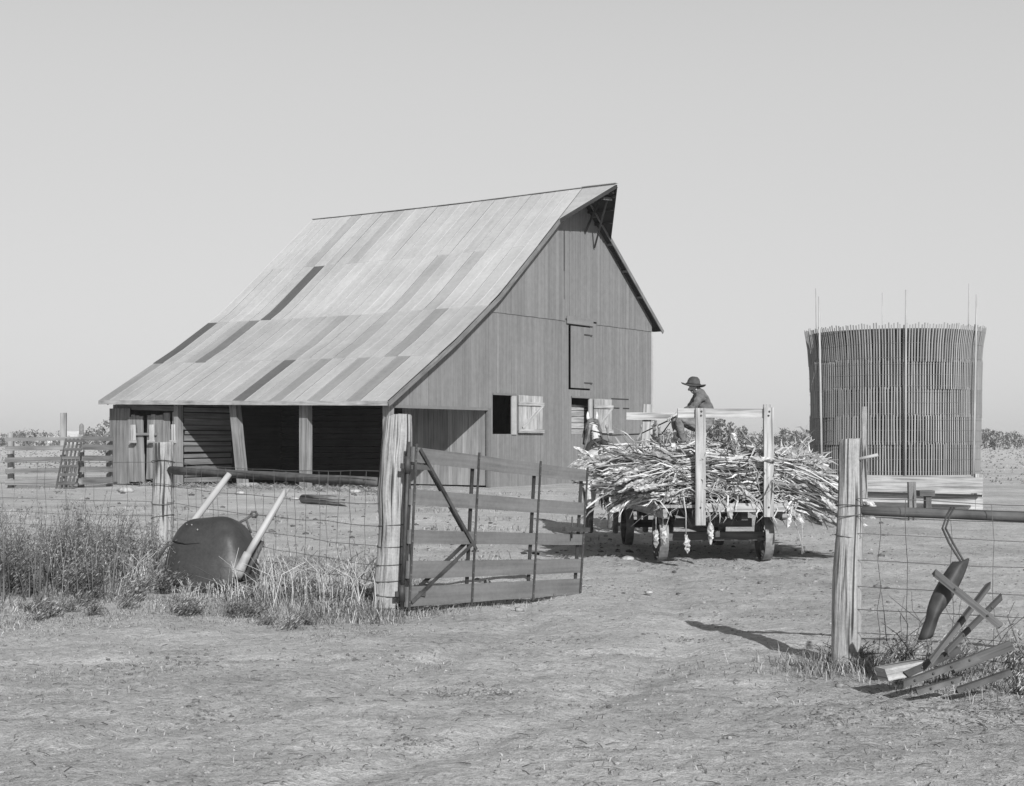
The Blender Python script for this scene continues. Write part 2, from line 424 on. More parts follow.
# roof: sheet by sheet in courses, each sheet with its own weathering
S0, S1 = -.35, 14.0
ROWS = [(11.35, 8.35), (8.35, 5.15), (5.15, 2.2), (2.2, -.63)]
NC = 24
DARK = {(1, 5): .26, (1, 6): .95, (2, 0): .24, (2, 4): .42, (2, 3): .8, (3, 12): .30, (3, 11): .8, (3, 0): .62, (3, 15): .62, (2, 12): .72, (2, 16): .78,
        (3, 18): .66, (3, 21): .62, (2, 20): .66, (1, 16): .82, (0, 4): .85, (0, 8): .88, (1, 19): .86, (3, 1): .9, (3, 14): .85}
def roofpt(s, t, up):
    a = (rz(t + .05, s) - rz(t - .05, s)) / .1 if t < 11.3 else .9
    n = V((0, 0, 1)) - GV * a; n.normalize()
    q = W(s, t, rz(t, s)) + n * up
    return q
mb = MB()
sw = (S1 - S0) / NC
for r, (ta, tb) in enumerate(ROWS):
    off = R.uniform(-.1, .1)
    for c in range(NC):
        # column 0 at the far end
        sa = S1 - c * sw; sb = sa - sw
        if c == 0: sa = S1
        tone = DARK.get((r, c), R.uniform(.94, 1.05) * (1.07 if r < 2 else .95))
        lift = R.uniform(.0, .014); ns = 6; ou = R.uniform(0, 40); ov = R.uniform(0, 40)
        base = len(mb.v); tl = tb - (.14 if r < 3 else 0)
        for i in range(ns + 1):
            t = ta + (tl - ta) * i / ns
            up = .012 + lift + (.016 * (i / ns) if r < 3 else .0) + .0
            for k, (fs, e) in enumerate(((0, .0), (.025, .009), (.05, .0), (.5, .0), (.97, .0), (1.0, .004))):
                q = roofpt(sa + (sb - sa) * fs, t, up + e); mb.v.append(tuple(q))
        for i in range(ns):
            for k in range(5):
                a = base + i * 6 + k
                L0 = (tl - ta) / ns * 1.25
                mb.face([a, a + 1, a + 7, a + 6], [(ou + i * L0, ov + k * .2), (ou + i * L0, ov + k * .2 + .2), (ou + (i + 1) * L0, ov + k * .2 + .2), (ou + (i + 1) * L0, ov + k * .2)], tone, 0)
        for k in range(5):   # turned lip along the lower end
            a = base + ns * 6 + k; b2 = len(mb.v)
            for q in (a, a + 1): mb.v.append(tuple(V(mb.v[q]) - UP * .035))
            mb.face([a, a + 1, b2 + 1, b2], [(0, 0)] * 4, tone, 0)
roof = mb.build('roof', M['roof'], barn)
# the far slope, hood and rafters
mb = MB()
n = 10
for i in range(24):
    sa = S0 + i * sw; sb = sa + sw
    q = [W(sa, 11.35, rz(11.35, sa) + .02), W(sb, 11.35, rz(11.35, sb) + .02), W(sb, 17.83, rz(17.83, sb) + .02), W(sa, 17.83, rz(17.83, sa) + .02)]
    q2 = [p - UP * .02 for p in q]; mb.hexa(q + q2, 8, .6, R.uniform(.85, 1.05))
mb.build('rear_roof', M['roof'], barn)
mb = MB()
SH = -1.9
for side in (0, 1):
    foot = 9.62 if side == 0 else 13.45
    fz = rz(foot)
    for k in range(4):
        a0, a1 = k / 4, (k + 1) / 4
        def hp(f, q): # f along foot->ridge, q from rake plane out to hood edge
            t_ = foot + (11.35 - foot) * f; z_ = rz(t_)
            return W(S0 + (SH - S0) * f * q, t_, z_ + .012)
        mb.hexa([hp(a0, 0), hp(a1, 0), hp(a1, 1), hp(a0, 1)] + [p - UP * .025 for p in (hp(a0, 0), hp(a1, 0), hp(a1, 1), hp(a0, 1))], 1.5, .5, R.uniform(.95, 1.08))
mb.build('hay_hood', M['roof'], barn)
mb = MB()
for side in (0, 1):
    foot = 9.62 if side == 0 else 13.45
    a = W(S0, foot, rz(foot) - .08); b = W(SH, 11.35, rz(11.35) - .08)
    mb.plank(a, b, UP, .14, .04, 1.0)
    # boarded soffit
    mb.poly([W(S0, foot, rz(foot) - .10), W(S0, 11.35, 11.64 - .10), W(SH, 11.35, 11.64 - .10)], tone=.9)
    for f in (.35, .6, .85):
        t_ = foot + (11.35 - foot) * f
        mb.plank(W(.0, t_, rz(t_) - .15), W(S0 + (SH - S0) * f, t_, rz(t_) - .15), UP, .10, .05, .9)
mb.build('hood_framing', M['barn_dark'], barn)
mb = MB()
mb.plank(W(.2, 11.35, 11.35), W(SH + .15, 11.35, 11.35), UP, .12, .08, .9)
mb.plank(W(SH + .5, 11.1, 11.1), W(SH + .5, 11.75, 11.16), UP, .12, .10, 3.2)
mb.plank(W(SH + .5, 11.45, 11.1), W(-.12, 12.6, 9.45), LV, .06, .06, 1.6)
mb.plank(W(SH + .7, 11.4, 11.3), W(-.12, 11.9, 10.0), LV, .08, .06, 1.0)
mb.build('hay_track', M['barn_dark'], barn)
# roof boarding and rafters underneath
mb = MB()
for (ta, za), (tb, zb) in zip(PROF, PROF[1:]):
    for i in range(7):
        sa = S0 + .03 + i * (S1 - S0 - .06) / 7; sb = sa + (S1 - S0 - .06) / 7
        def u(s, t): return W(s, t, rz(t, s) - .03)
        q = [u(sa, ta), u(sb, ta), u(sb, tb), u(sa, tb)]
        mb.hexa(q + [p - UP * .03 for p in q], 4, .5, .9)
for i in range(15):
    s = .3 + i * .95
    for (ta, za), (tb, zb) in zip(PROF, PROF[1:]):
        mb.plank(W(s, ta + .05, rz(ta + .05, s) - .14), W(s, tb - .02, rz(tb - .02, s) - .14), UP, .12, .05, .8)
mb.build('roof_boarding', M['barn_dark'], barn)
mb = MB()   # rake boards along the gable edge
for (ta, za), (tb, zb) in zip(PROF, PROF[1:]):
    mb.plank(W(S0 - .02, ta, rz(ta) - .10), W(S0 - .02, tb, rz(tb) - .10), UP, .16, .035, 1.0)
for i in range(14):
    t = .2 + i * 1.22
    if t < 17.3: mb.plank(W(.0, t, rz(t) - .15), W(S0, t, rz(t) - .15), UP, .08, .06, .8)
mb.build('rake_board', M['trim'], barn)
mb = MB(); mb.plank(W(S0, -.66, rz(-.63, 0) - .07), W(S1, -.66, rz(-.63, 14) - .07), UP, .15, .03, 1.9); mb.build('fascia', M['trim'], barn)
mb = MB()
for i in range(12):
    sa = S0 + i * (S1 - S0) / 12; sb = sa + (S1 - S0) / 12
    mb.plank(W(sa, 11.35, rz(11.35, sa) + .02), W(sb, 11.35, rz(11.35, sb) + .02), GV, .22, .02, R.uniform(.9, 1.1))
mb.plank(W(S0, 11.35, 11.69), W(SH, 11.35, 11.69), GV, .22, .03)
mb.build('ridge_cap', M['roof'], barn)
# shutters, frames, loft door
def shutter(t0, t1, z0, z1, lab):
    mb = MB(); n = 5
    for i in range(n):
        a = t0 + (t1 - t0) * i / n; b = t0 + (t1 - t0) * (i + 1) / n
        mb.plank(W(-.085, (a + b) / 2, z0 + R.uniform(-.01, .01)), W(-.085, (a + b) / 2, z1 + R.uniform(-.01, .01)), GV, b - a - .006, .025, R.uniform(.85, 1.1))
    o = mb.build('shutter', M['pale'], barn); o['label'] = lab
    mb = MB()
    for f in (.06, .78):
        z = z0 + (z1 - z0) * f
        mb.plank(W(-.125, t0 - .04, z), W(-.125, t1 + .05, z), UP, .13, .05, 1.0)
    mb.plank(W(-.12, t0 + .22, z0 + .2), W(-.12, t1 - .02, z0 + (z1 - z0) * .74), UP, .11, .04, 1.0)
    b = mb.build('brace', M['pale'], o); b.location = V((0, 0, 0))
    return o
shutter(7.27, 8.86, 1.95, 3.37, 'pale shutter with Z brace beside the larger dark window')
shutter(12.62, 13.98, 1.97, 3.36, 'pale shutter beside the window behind the horses')
def wframe(t0, t1, z0, z1, wide):
    mb = MB()
    mb.plank(W(-.05, t1 + wide / 2 + .01, z0 - .02), W(-.05, t1 + wide / 2 + .01, z1), GV, wide, .05, 2.0)
    mb.plank(W(-.05, t0 - .05, z1 + .04), W(-.05, t1 + wide, z1 + .04), UP, .07, .06, .9)
    mb.build('window_frame', M['barn'], barn)
wframe(5.72, 6.86, 1.92, 3.34, .28); wframe(11.02, 12.29, 1.95, 3.36, .20)
mb = MB(); z = .6
while z < 3.2:                        # stall boards inside the second window
    mb.plank(W(.42, 10.6, z), W(.42, 13.2, z), UP, .22, .03, R.uniform(.8, 1.2)); z += .24
mb.build('stall_boards', M['pale'], barn)
mb = MB(); t = 10.93
while t < 12.36:
    w = min(.24, 12.38 - t); mb.plank(W(-.05, t + w / 2, 3.76), W(-.05, t + w / 2, 6.2), GV, w - .006, .025, R.uniform(.93, 1.05)); t += w
ld = mb.build('loft_door', M['barn'], barn)
for z in (3.98, 5.9):
    mb = MB(); mb.plank(W(-.072, 11.9, z), W(-.072, 12.5, z), UP, .05, .02); b = mb.build('hinge', M['iron'], ld); b.location = (0, 0, 0)
mb = MB(); mb.plank(W(-.085, 10.6, 6.42), W(-.085, 12.55, 6.42), UP, .30, .03, 1.0); mb.build('loft_door_header', M['barn'], barn)
mb = MB(); mb.plank(W(-.055, 10.44, 8.3), W(-.055, 10.44, 9.9), GV, .07, .012); mb.plank(W(-.055, 10.44, 7.2), W(-.055, 10.44, 8.3), GV, .025, .012)
mb.build('board_gap', M['glass'], barn)
for a, b, z in ((14.05, 15.45, 3.40), (14.1, 14.7, 3.02), (15.0, 15.5, 3.02)):
    mb = MB(); mb.plank(W(-.03, a, z), W(-.03, b, z), UP, .045, .02); mb.build('hatch_slot', M['glass'], barn)
mb = MB(); mb.plank(W(-.06, TE + .02, .1), W(-.06, TE + .02, 6.35), GV, .1, .06, 2.2); mb.build('corner_board', M['barn'], barn)

# ------------------------------------------------------------------ picket silo
SC = V((11.60, 44.0, 0)); SR = 2.51
silo = empty('picket_silo', SC, 'round temporary silo of upright wood laths with tall poles', 'silo')
zt = .68
tiers = [(.68, 1.60, 0, 0), (1.56, 2.40, .008, .0), (2.36, 3.20, .0, .008), (3.16, 4.00, .010, .02), (3.94, 5.02, .02, .13)]
for i, (z0, z1, r0, fl) in enumerate(tiers):
    mb = MB(); n = 196
    for k in range(n):
        a = 2 * math.pi * (k + R.uniform(-.06, .06)) / n
        r = SR + r0 + .02 * math.sin(3 * a + i * 1.3) + .012 * math.sin(7 * a + i)
        d = V((math.cos(a), math.sin(a), 0)); tg = V((-d.y, d.x, 0))
        lean = R.uniform(-.012, .012)
        zz = z1 + R.uniform(-.035, .045)
        pts = [SC + d * (r) + UP * z0, SC + d * (r + .3 * fl) + UP * (z0 + .5 * (zz - z0)) + tg * lean * .5, SC + d * (r + fl) + UP * zz + tg * lean]
        tone = R.uniform(.85, 1.25)
        mb.plank(pts[0], pts[1], tg, .036, .013, tone); mb.plank(pts[1], pts[2], tg, .036, .013, tone)
    for zf in (.12, .5, .86):
        rr = SR + r0 + fl * zf * zf + .016
        mb.tube([SC + V((math.cos(a), math.sin(a), 0)) * rr + UP * (z0 + (z1 - z0) * zf) for a in [2 * math.pi * q / 48 for q in range(49)]], .003, 4, .9, cap=False)
    mb.build('lath_tier', M['lath'], silo)
mb = MB()
prof = [(SR - .05, .3), (SR - .05, 3.95), (SR - .03, 4.3), (SR + .03, 4.9)]
mb.grid(lambda u, v: SC + V((math.cos(u * 6.28318), math.sin(u * 6.28318), 0)) * (prof[int(round(v * 3))][0]) + UP * prof[int(round(v * 3))][1], 64, 3)
mb.build('paper_liner', M['liner'], silo)
mb = MB()
mb.grid(lambda u, v: SC + V((math.cos(u * 6.28318), math.sin(u * 6.28318), 0)) * (SR - .1) * v + UP * 3.9, 48, 1)
mb.build('silage_fill', M['clod'], silo)
mb = MB()
mb.grid(lambda u, v: SC + V((math.cos(u * 6.28318), math.sin(u * 6.28318), 0)) * (SR + .06) + UP * (-.05 + .74 * v), 64, 1)
mb.build('base_ring', M['pale'], silo)
for ang, top, pr in ((-157, 5.95, .044), (-98, 5.98, .042), (-47, 5.92, .040), (20, 6.55, .030), (83, 6.45, .028), (137, 6.5, .028)):
    a = math.radians(ang); d = V((math.cos(a), math.sin(a), 0))
    mb = MB(); q = SC + d * (SR + .10); qt = SC + d * (SR + .32)
    qt = SC + d * (SR + .22); pts = [q, q.lerp(qt, .45) + UP * top * .45, q.lerp(qt, .75) + UP * top * .75, qt + UP * top]
    mb.tube(pts, [pr * .8, pr * .76, pr * .7, pr * .6], 7, R.uniform(.85, 1.05))
    mb.build('upright_pole', M['pole'], silo)

# ------------------------------------------------------------------ plank bunk and bits in front of the silo
def PZ(x, D, z): return V(((x - CX) / FPX * D, D, z))
bunk = empty('feed_bunk', PZ(920, 34, 0), 'long low pale plank feed bunk in front of the round silo', 'feed bunk')
mb = MB(); mb.plank(PZ(845, 34.5, .66), PZ(983, 33.2, .66), UP, .36, .05, 1.05); mb.build('side_plank', M['pale'], bunk)
mb = MB(); mb.plank(PZ(845, 34.7, .28), PZ(983, 33.4, .26), UP, .34, .05, 1.2); mb.build('side_plank', M['pale'], bunk)
mb = MB(); mb.plank(PZ(845, 34.3, .47), PZ(982, 33.0, .43), UP, .05, .12, .35); mb.build('ledger', M['wagon_dark'], bunk)
for x, D in ((849, 34.8), (978, 33.5)):
    mb = MB(); mb.plank(PZ(x, D, -.1), PZ(x, D, .92), V((1, 0, 0)), .16, .12, .95); mb.build('end_post', M['pale'], bunk)
mb = MB(); mb.plank(PZ(845, 35.6, .66), PZ(983, 34.3, .66), UP, .36, .05, 1.0); mb.plank(PZ(845, 35.2, .12), PZ(983, 33.9, .12), V((0, 1, 0)), .7, .04, .8); mb.build('trough_floor', M['pale'], bunk)
mb = MB(); mb.plank(PZ(912.5, 30.8, -.1), PZ(911.5, 30.8, .81), V((1, 0, 0)), .155, .12, .55)
tag(mb.build('stub_post', M['post'], None, PZ(912, 30.8, 0)), 'short grey stub post standing before the pale feed bunk', 'post')
mb = MB(); mb.plank(PZ(918, 32.2, .52), PZ(933, 32.2, .52), UP, .12, .3, 1); mb.plank(PZ(927.5, 32.2, -.05), PZ(927.5, 32.2, .5), V((1, 0, 0)), .12, .2, 1)
tag(mb.build('wooden_trestle', M['wagon_dark'], None, PZ(926, 32.2, 0)), 'small dark T-shaped trestle beside the stub post', 'trestle')
mb = MB(); mb.plank(PZ(865, 33, -.1), PZ(864, 33, 2.46), V((1, 0, 0)), .12, .05, .85)
tag(mb.build('wooden_stake', M['post'], None, PZ(864, 33, 0)), 'tall thin wooden stake rising just behind the gateway post before the silo', 'stake')

# ------------------------------------------------------------------ fence posts, rails, wire
def log_post(name, base, top, r0, r1, label, bulge=None, slant=.02, seed=0, n=40):
    mb = MB(); rows = 60; H = (top - base).length; b = len(mb.v)
    a0 = V((1, 0, 0)); a1 = V((0, 1, 0))
    for i in range(rows + 1):
        f = i / rows; c = base.lerp(top, f) + V((nz(f * 2.2, seed) * .035, nz(f * 2.2, seed + 9) * .03, 0)) * (1 if i else 0)
        r = r0 + (r1 - r0) * f + (bulge(f) if bulge else 0)
        for k in range(n):
            a = 2 * math.pi * k / n
            rr = r * (1 + .09 * nz(math.cos(a) * 1.2, math.sin(a) * 1.2, f * 1.5 + seed) + .05 * nz(math.cos(a) * 4, math.sin(a) * 4, f * 2.0 + seed * 3) + .030 * nz(math.cos(a) * 9, math.sin(a) * 9, f * 4 + seed) + .012 * nz(f * 40, a * 2, seed))
            z = 0
            if i == rows: z = slant * math.cos(a + 1) + .014 * nz(math.cos(a) * 5, math.sin(a) * 5, seed)
            mb.v.append(tuple(c + a0 * math.cos(a) * rr + a1 * math.sin(a) * rr + UP * z))
    for i in range(rows):
        for k in range(n):
            a = b + i * n + k; c = b + i * n + (k + 1) % n
            w = 2 * math.pi * r0 / n; u0, u1 = i / rows * H, (i + 1) / rows * H
            mb.face([a, c, c + n, a + n], [(u0, k * w), (u0, (k + 1) * w), (u1, (k + 1) * w), (u1, k * w)], 1.0, 0, True)
    e = b + rows * n
    c = len(mb.v); mb.v.append(tuple(top + UP * (.012)))
    for k in range(n): mb.face([e + k, e + (k + 1) % n, c], [(0, 0)] * 3, 1.0, 1, False)
    o = mb.build(name, [M['post'], M['postend']], None, base)
    return tag(o, label, 'fence post')
GP0 = V((-1.20, 14.3, -.12)); GP1 = V((-1.12, 14.3, 1.925))
LP0 = V((-4.75, 19.7, -.12)); LP1 = V((-4.74, 19.7, 1.66))
RP0 = V((2.53, 11.0, -.12)); RP1 = V((2.565, 11.0, 1.70))
gp = log_post('gate_post', GP0, GP1, .185, .125, 'thick knobbly weathered log post that the board gate hangs on', lambda f: .02 * math.sin(f * 9) * f + .022 * math.exp(-((f - .62) / .1) ** 2), .03, 3.3)
lp = log_post('fence_post', LP0, LP1, .145, .140, 'pale square-topped fence post behind the iron scraper', None, .012, 8.1)
rp = log_post('fence_post', RP0, RP1, .104, .092, 'slim split log post at the open side of the gateway, wrapped in wire', lambda f: .010 * math.sin(f * 5), .012, 14.7)
mb = MB(); mb.tube([RP0.lerp(RP1, .92) + V((.05, -.05, 0)), RP0.lerp(RP1, .92) + V((.19, -.10, .035))], .014, 6, 1.1)
mb2 = mb.build('peg', M['pole'], rp, RP0); mb2.location = (0, 0, 0)

def wire_wrap(mb, p0, p1, f, r, tilt=.02, rad=.005):
    c = p0.lerp(p1, f); ph = R.uniform(0, 6)
    mb.tube([c + V((math.cos(a) * r, math.sin(a) * r, tilt * math.sin(a + ph))) for a in [2 * math.pi * k / 22 for k in range(23)]], rad, 4, R.uniform(.7, 1.2), cap=False)

def woven(name, a, b, zs, label, sag=.03, step=.30, brace=None, wr=.0034):
    # a, b at ground; wires at heights zs with an uneven sag, vertical stays
    mb = MB(); d = (b - a); L = d.length; n = max(8, int(L / .15)); dn = V((-d.y, d.x, 0)).normalized()
    def pt(f, z, i): 
        return a.lerp(b, f) + UP * (z - sag * 4 * f * (1 - f) * (.4 + .6 * z) + .022 * nz(f * L * 1.1, i * 3.7)) + dn * (.05 * nz(f * L * .8, z * 1.2 + 5) * 4 * f * (1 - f))
    for i, z in enumerate(zs):
        mb.tube([pt(k / n, z, i) for k in range(n + 1)], wr, 4, R.uniform(.7, 1.5), cap=False)
    x = step * .5
    while x < L:
        f = x / L + R.uniform(-.01, .01)
        top = len(zs) - 1 if R.random() < .8 else len(zs) - 2
        mb.tube([pt(f + .012 * nz(i * 2.2, x * 3), zs[i], i) for i in range(top + 1)], wr * .8, 4, R.uniform(.7, 1.5), cap=False)
        x += step * R.uniform(.85, 1.15)
    return mb
zs = [.06, .18, .32, .48, .66, .86, 1.08, 1.40]
lw = woven('wire', V((LP0.x + .1, LP0.y - .1, 0)), V((GP0.x - .1, GP0.y - .14, 0)), zs, '')
for z in zs: wire_wrap(lw, GP0, GP1, (z + .12) / 2.04, .180 - .045 * z / 1.9, .012)
for z in (.06, .32, .66, .86, 1.08, 1.4): wire_wrap(lw, LP0, LP1, (z + .12) / 1.78, .155, .03)
tag(lw.build('woven_wire_fence', M['wire'], None, V((-3, 17, 0))), 'slack woven wire fence strung between the pale post and the gate post', 'wire fence')
lw = woven('wire', V((-14.5, 26.0, 0)), V((LP0.x - .1, LP0.y + .05, 0)), zs, '', .03, .34)
tag(lw.build('woven_wire_fence', M['wire'], None, V((-9, 22, 0))), 'woven wire fence running through the tall weeds at far left', 'wire fence')
zr = [.10, .25, .42, .60, .80, 1.00, 1.13, 1.26]
RF = V((5.3, 9.9, 0))
rw = woven('wire', V((RP0.x + .06, RP0.y - .09, 0)), RF, zr, '', .03, .28, wr=.003)
for z in (.12, .3, .46, .62, .80, .97, 1.13, 1.20): wire_wrap(rw, RP0, RP1, (z + .12) / 1.82, .108 - .008 * z, .012, .0042)
tag(rw.build('woven_wire_fence', M['wire'], None, V((4, 10.6, 0))), 'woven wire fence hung with scrap iron, right of the gateway', 'wire fence')
mb = MB(); a = V((LP0.x + .12, LP0.y - .05, 1.29)); b = V((GP0.x - .10, GP0.y + .02, 1.285))
mb.tube([a.lerp(b, k / 8) + UP * .012 * nz(k * .9, 2) for k in range(9)], [.058 - .012 * k / 8 for k in range(9)], 10)
tag(mb.build('pole_rail', M['pipe'], None, a), 'dark straight pole rail bracing the pale post against the gate post', 'rail')
mb = MB(); a = V((RP0.x + .075, RP0.y, 1.165)); b = V((RF.x, RF.y, 1.11))
mb.tube([a.lerp(b, k / 8) + UP * .01 * nz(k * .9, 7) for k in range(9)], [.037 + .010 * k / 8 for k in range(9)], 10)
tag(mb.build('pole_rail', M['pipe'], None, a), 'dark thick pole rail above the scrap iron', 'rail')
mb = MB(); a = P(40, 455, 22.5); 
# ------------------------------------------------------------------ gate
gate = empty('farm_gate', V((-1.0, 14.05, .05)), 'sagging five-board farm gate with iron straps, swung open into the yard', 'gate')
G00 = P(405, 607, 14.0); G01 = P(412, 446.5, 14.0); G10 = P(579.5, 594, 16.0); G11 = P(587, 470, 16.0)
def GG(u, v): return (G00.lerp(G10, u)).lerp(G01.lerp(G11, u), v)
gn = (G10 - G00).cross(G01 - G00).normalized()       # points towards or from the camera
if gn.y > 0: gn = -gn
for (v0, v1) in ((.0, .125), (.175, .285), (.395, .48), (.635, .735), (.905, 1.0)):
    mb = MB(); N_ = 10; ou = R.uniform(0, 30); ov = R.uniform(0, 30)
    rows = []
    for i in range(N_ + 1):
        u = i / N_ * (1.0 + R.uniform(-.004, .012) * (1 if i == N_ else 0))
        wob = .004 * nz(i * .7, v0 * 9)
        rows.append([GG(u, v0 + wob) - gn * .013, GG(u, v1 + wob) - gn * .013, GG(u, v1 + wob) + gn * .013, GG(u, v0 + wob) + gn * .013])
    tn = R.uniform(.92, 1.1)
    for i in range(N_):
        b = len(mb.v); mb.v.extend([tuple(p) for p in rows[i] + rows[i + 1]])
        for k in range(4):
            a_, c_ = k, (k + 1) % 4
            mb.face([b + a_, b + c_, b + 4 + c_, b + 4 + a_], [(ou + i * .27, ov + k * .14), (ou + i * .27, ov + k * .14 + .14), (ou + i * .27 + .27, ov + k * .14 + .14), (ou + i * .27 + .27, ov + k * .14)], tn)
        if i == 0: mb.face([b + 3, b + 2, b + 1, b], [(0, 0)] * 4, tn)
        if i == N_ - 1: mb.face([b + 4, b + 5, b + 6, b + 7], [(0, 0)] * 4, tn)
    mb.build('board', M['gate'], gate)
for u in (.015, .345, .70, .995):
    mb = MB()
    mb.plank(GG(u, -.02) + gn * .02, GG(u, 1.02) + gn * .02, G10 - G00, .026, .010, 1.0)
    mb.plank(GG(u - .012, 0) - gn * .035, GG(u - .012, 1.0) - gn * .035, G10 - G00, .04, .016, .8)
    for v in (.03, .10, .2, .26, .41, .46, .66, .71, .92, .98):
        mb.tube([GG(u, v) + gn * .032, GG(u - .006, v) - gn * .048], .009, 6, 1.6)
    mb.build('strap', M['iron'], gate)
for a_, b_ in (((.03, .99), (.35, .36)), ((.02, .03), (.345, .42))):
    mb = MB(); A = GG(*a_); B_ = GG(*b_)
    mb.plank(A + gn * .034, B_ + gn * .034, UP, .034, .010, 1.0); mb.build('brace_strap', M['iron'], gate)
    mb = MB(); mb.plank(A - gn * .03 + UP * .03, B_ - gn * .03 + UP * .03, UP, .04, .012, .8); mb.build('brace_strap', M['iron'], gate)
for v in (.88, .08):
    mb = MB(); q = GG(0, v); mb.plank(q + V((-.10, .0, .0)), GG(.09, v) + gn * .03, UP, .05, .02); mb.tube([q + V((-.035, .0, -.07)), q + V((-.035, .0, .09))], .030, 8)
    mb.build('hinge', M['iron'], gate)
mb = MB(); mb.tube([GG(.0, -.01) + V((-.03, 0, 0)), GG(.0, 1.03) + V((-.03, 0, 0))], .018, 8); mb.build('hinge_rod', M['iron'], gate)
mb = MB(); mb.tube([GG(.90, .62) + gn * .05, GG(.905, .45) + gn * .05], .010, 6); mb.plank(GG(.86, .52) + gn * .03, GG(1.02, .52) + gn * .03, UP, .05, .045)
mb.build('latch', M['iron'], gate)

# ------------------------------------------------------------------ wagon
WR = V((2.82, 20.4, 0)); WH = V((-.070, .9975, 0)).normalized(); WS = V((WH.y, -WH.x, 0))
def WP(f, s, z): return WR + WH * f + WS * s + UP * z
wagon = empty('hay_wagon', WR, 'low farm wagon with flat plank bed and end racks, loaded with sorghum', 'wagon')
mb = MB()
for i in range(9):
    s = -.82 + i * .2; mb.plank(WP(-.72, s, .80), WP(4.15, s, .80), WS, .19, .04)
mb.build('bed', M['wagon'], wagon)
mb = MB(); mb.plank(WP(-.76, -.30, .785), WP(-.76, .86, .785), UP, .115, .05, 1.05); mb.build('tail_sill', M['wagon'], wagon)
for s in (-.80, .84):
    mb = MB(); mb.plank(WP(-.73, s, .70), WP(4.15, s, .70), UP, .13, .06, .9); mb.build('side_sill', M['wagon'], wagon)
for s in (-.32, .32):
    mb = MB(); mb.plank(WP(-.6, s, .68), WP(4.1, s, .68), UP, .16, .09, .9); mb.build('bed_beam', M['wagon_dark'], wagon)
mb = MB(); mb.plank(WP(-.3, 0, .40), WP(3.4, 0, .40), UP, .09, .08); mb.build('reach_pole', M['wagon_dark'], wagon)
for f in (0, 3.1):
    mb = MB(); mb.plank(WP(f, -.72, .35), WP(f, .72, .35), UP, .12, .12); mb.build('axle', M['wagon_dark'], wagon)
    mb = MB(); mb.plank(WP(f, -.55, .54), WP(f, .55, .54), UP, .12, .12); mb.build('bolster', M['wagon_dark'], wagon)
mb = MB(); mb.plank(WP(3.1, 0, .42), WP(6.9, .0, .62), UP, .09, .09); mb.build('tongue', M['wagon_dark'], wagon)
mb = MB(); mb.plank(WP(4.5, -.7, .52), WP(4.5, .7, .52), UP, .09, .07); mb.build('doubletree', M['wagon_dark'], wagon)
def wheel(f, s, r):
    c = WP(f, s, r - .005)
    mb = MB(); n = 36; w = .062
    prof = [(-w, r), (w, r), (w, r - .022), (-w, r - .022), (-w, r)]
    b = len(mb.v)
    for k in range(n):
        a = 2 * math.pi * k / n
        for (x, rr) in prof[:4]: mb.v.append(tuple(c + WS * x + WH * math.cos(a) * rr + UP * math.sin(a) * rr))
    for k in range(n):
        for j in range(4):
            p = b + k * 4 + j; q = b + k * 4 + (j + 1) % 4; p2 = b + ((k + 1) % n) * 4 + j; q2 = b + ((k + 1) % n) * 4 + (j + 1) % 4
            mb.face([p, q, q2, p2], [(k * .1, j * .1), (k * .1, j * .1 + .1), (k * .1 + .1, j * .1 + .1), (k * .1 + .1, j * .1)], 3.4 if j == 0 else 1.6)
    o = mb.build('wheel', M['iron'], wagon)
    mb = MB(); mb.tube([c - WS * .11, c + WS * .11], .065, 12, 1.2)
    q = mb.build('hub', M['iron'], o); q.location = (0, 0, 0)
    mb = MB()
    for k in range(12):
        a = 2 * math.pi * k / 12; d = WH * math.cos(a) + UP * math.sin(a)
        mb.tube([c + WS * (.04 if k % 2 else -.04) + d * .05, c + WS * (.02 if k % 2 else -.02) + d * (r - .015)], .010, 5, 1.2)
    q = mb.build('spokes', M['iron'], o); q.location = (0, 0, 0)
for f, s, r in ((0, -.74, .345), (0, .74, .345), (3.1, -.74, .32), (3.1, .74, .32)): wheel(f, s, r)
# racks: rear with two uprights, front with two
def wpx(x, f): # side offset of a photo column at distance f along the wagon
    D = WR.y + WH.y * f; X = (x - CX) / FPX * D; return (X - (WR.x + WH.x * f)) / WS.x
for x, zb, zt in ((700.5, .55, 2.13), (769.5, .66, 2.14)):
    mb = MB(); s = wpx(x, -.84); mb.plank(WP(-.82, s, zb), WP(-.82, s + .0, zt), WS, .135, .05, 1.0)
    o = mb.build('rear_upright', M['wagon'], wagon)
    for z in (2.03, 2.085, .79):
        mb = MB(); mb.tube([WP(-.855, s - .02 + R.uniform(0, .04), z), WP(-.83, s, z)], .014, 6)
        b = mb.build('bolt', M['iron'], o); b.location = (0, 0, 0)
mb = MB(); mb.plank(WP(-.77, wpx(677.5, -.8), 2.065), WP(-.77, wpx(774, -.8), 2.06), UP, .125, .04, 1.15); mb.build('rear_rail', M['wagon'], wagon)
for xb, xt in ((642, 647), (768, 768)):
    mb = MB(); mb.plank(WP(4.0, wpx(xb, 4.0), .62), WP(3.95, wpx(xt, 4.0), 2.30), WS, .14, .05, 1.05); mb.build('front_upright', M['wagon'], wagon)
mb = MB(); mb.plank(WP(3.9, wpx(626, 3.9), 2.10), WP(3.9, wpx(706, 3.9), 2.10), UP, .12, .04, 1.15); mb.build('front_rail', M['wagon'], wagon)

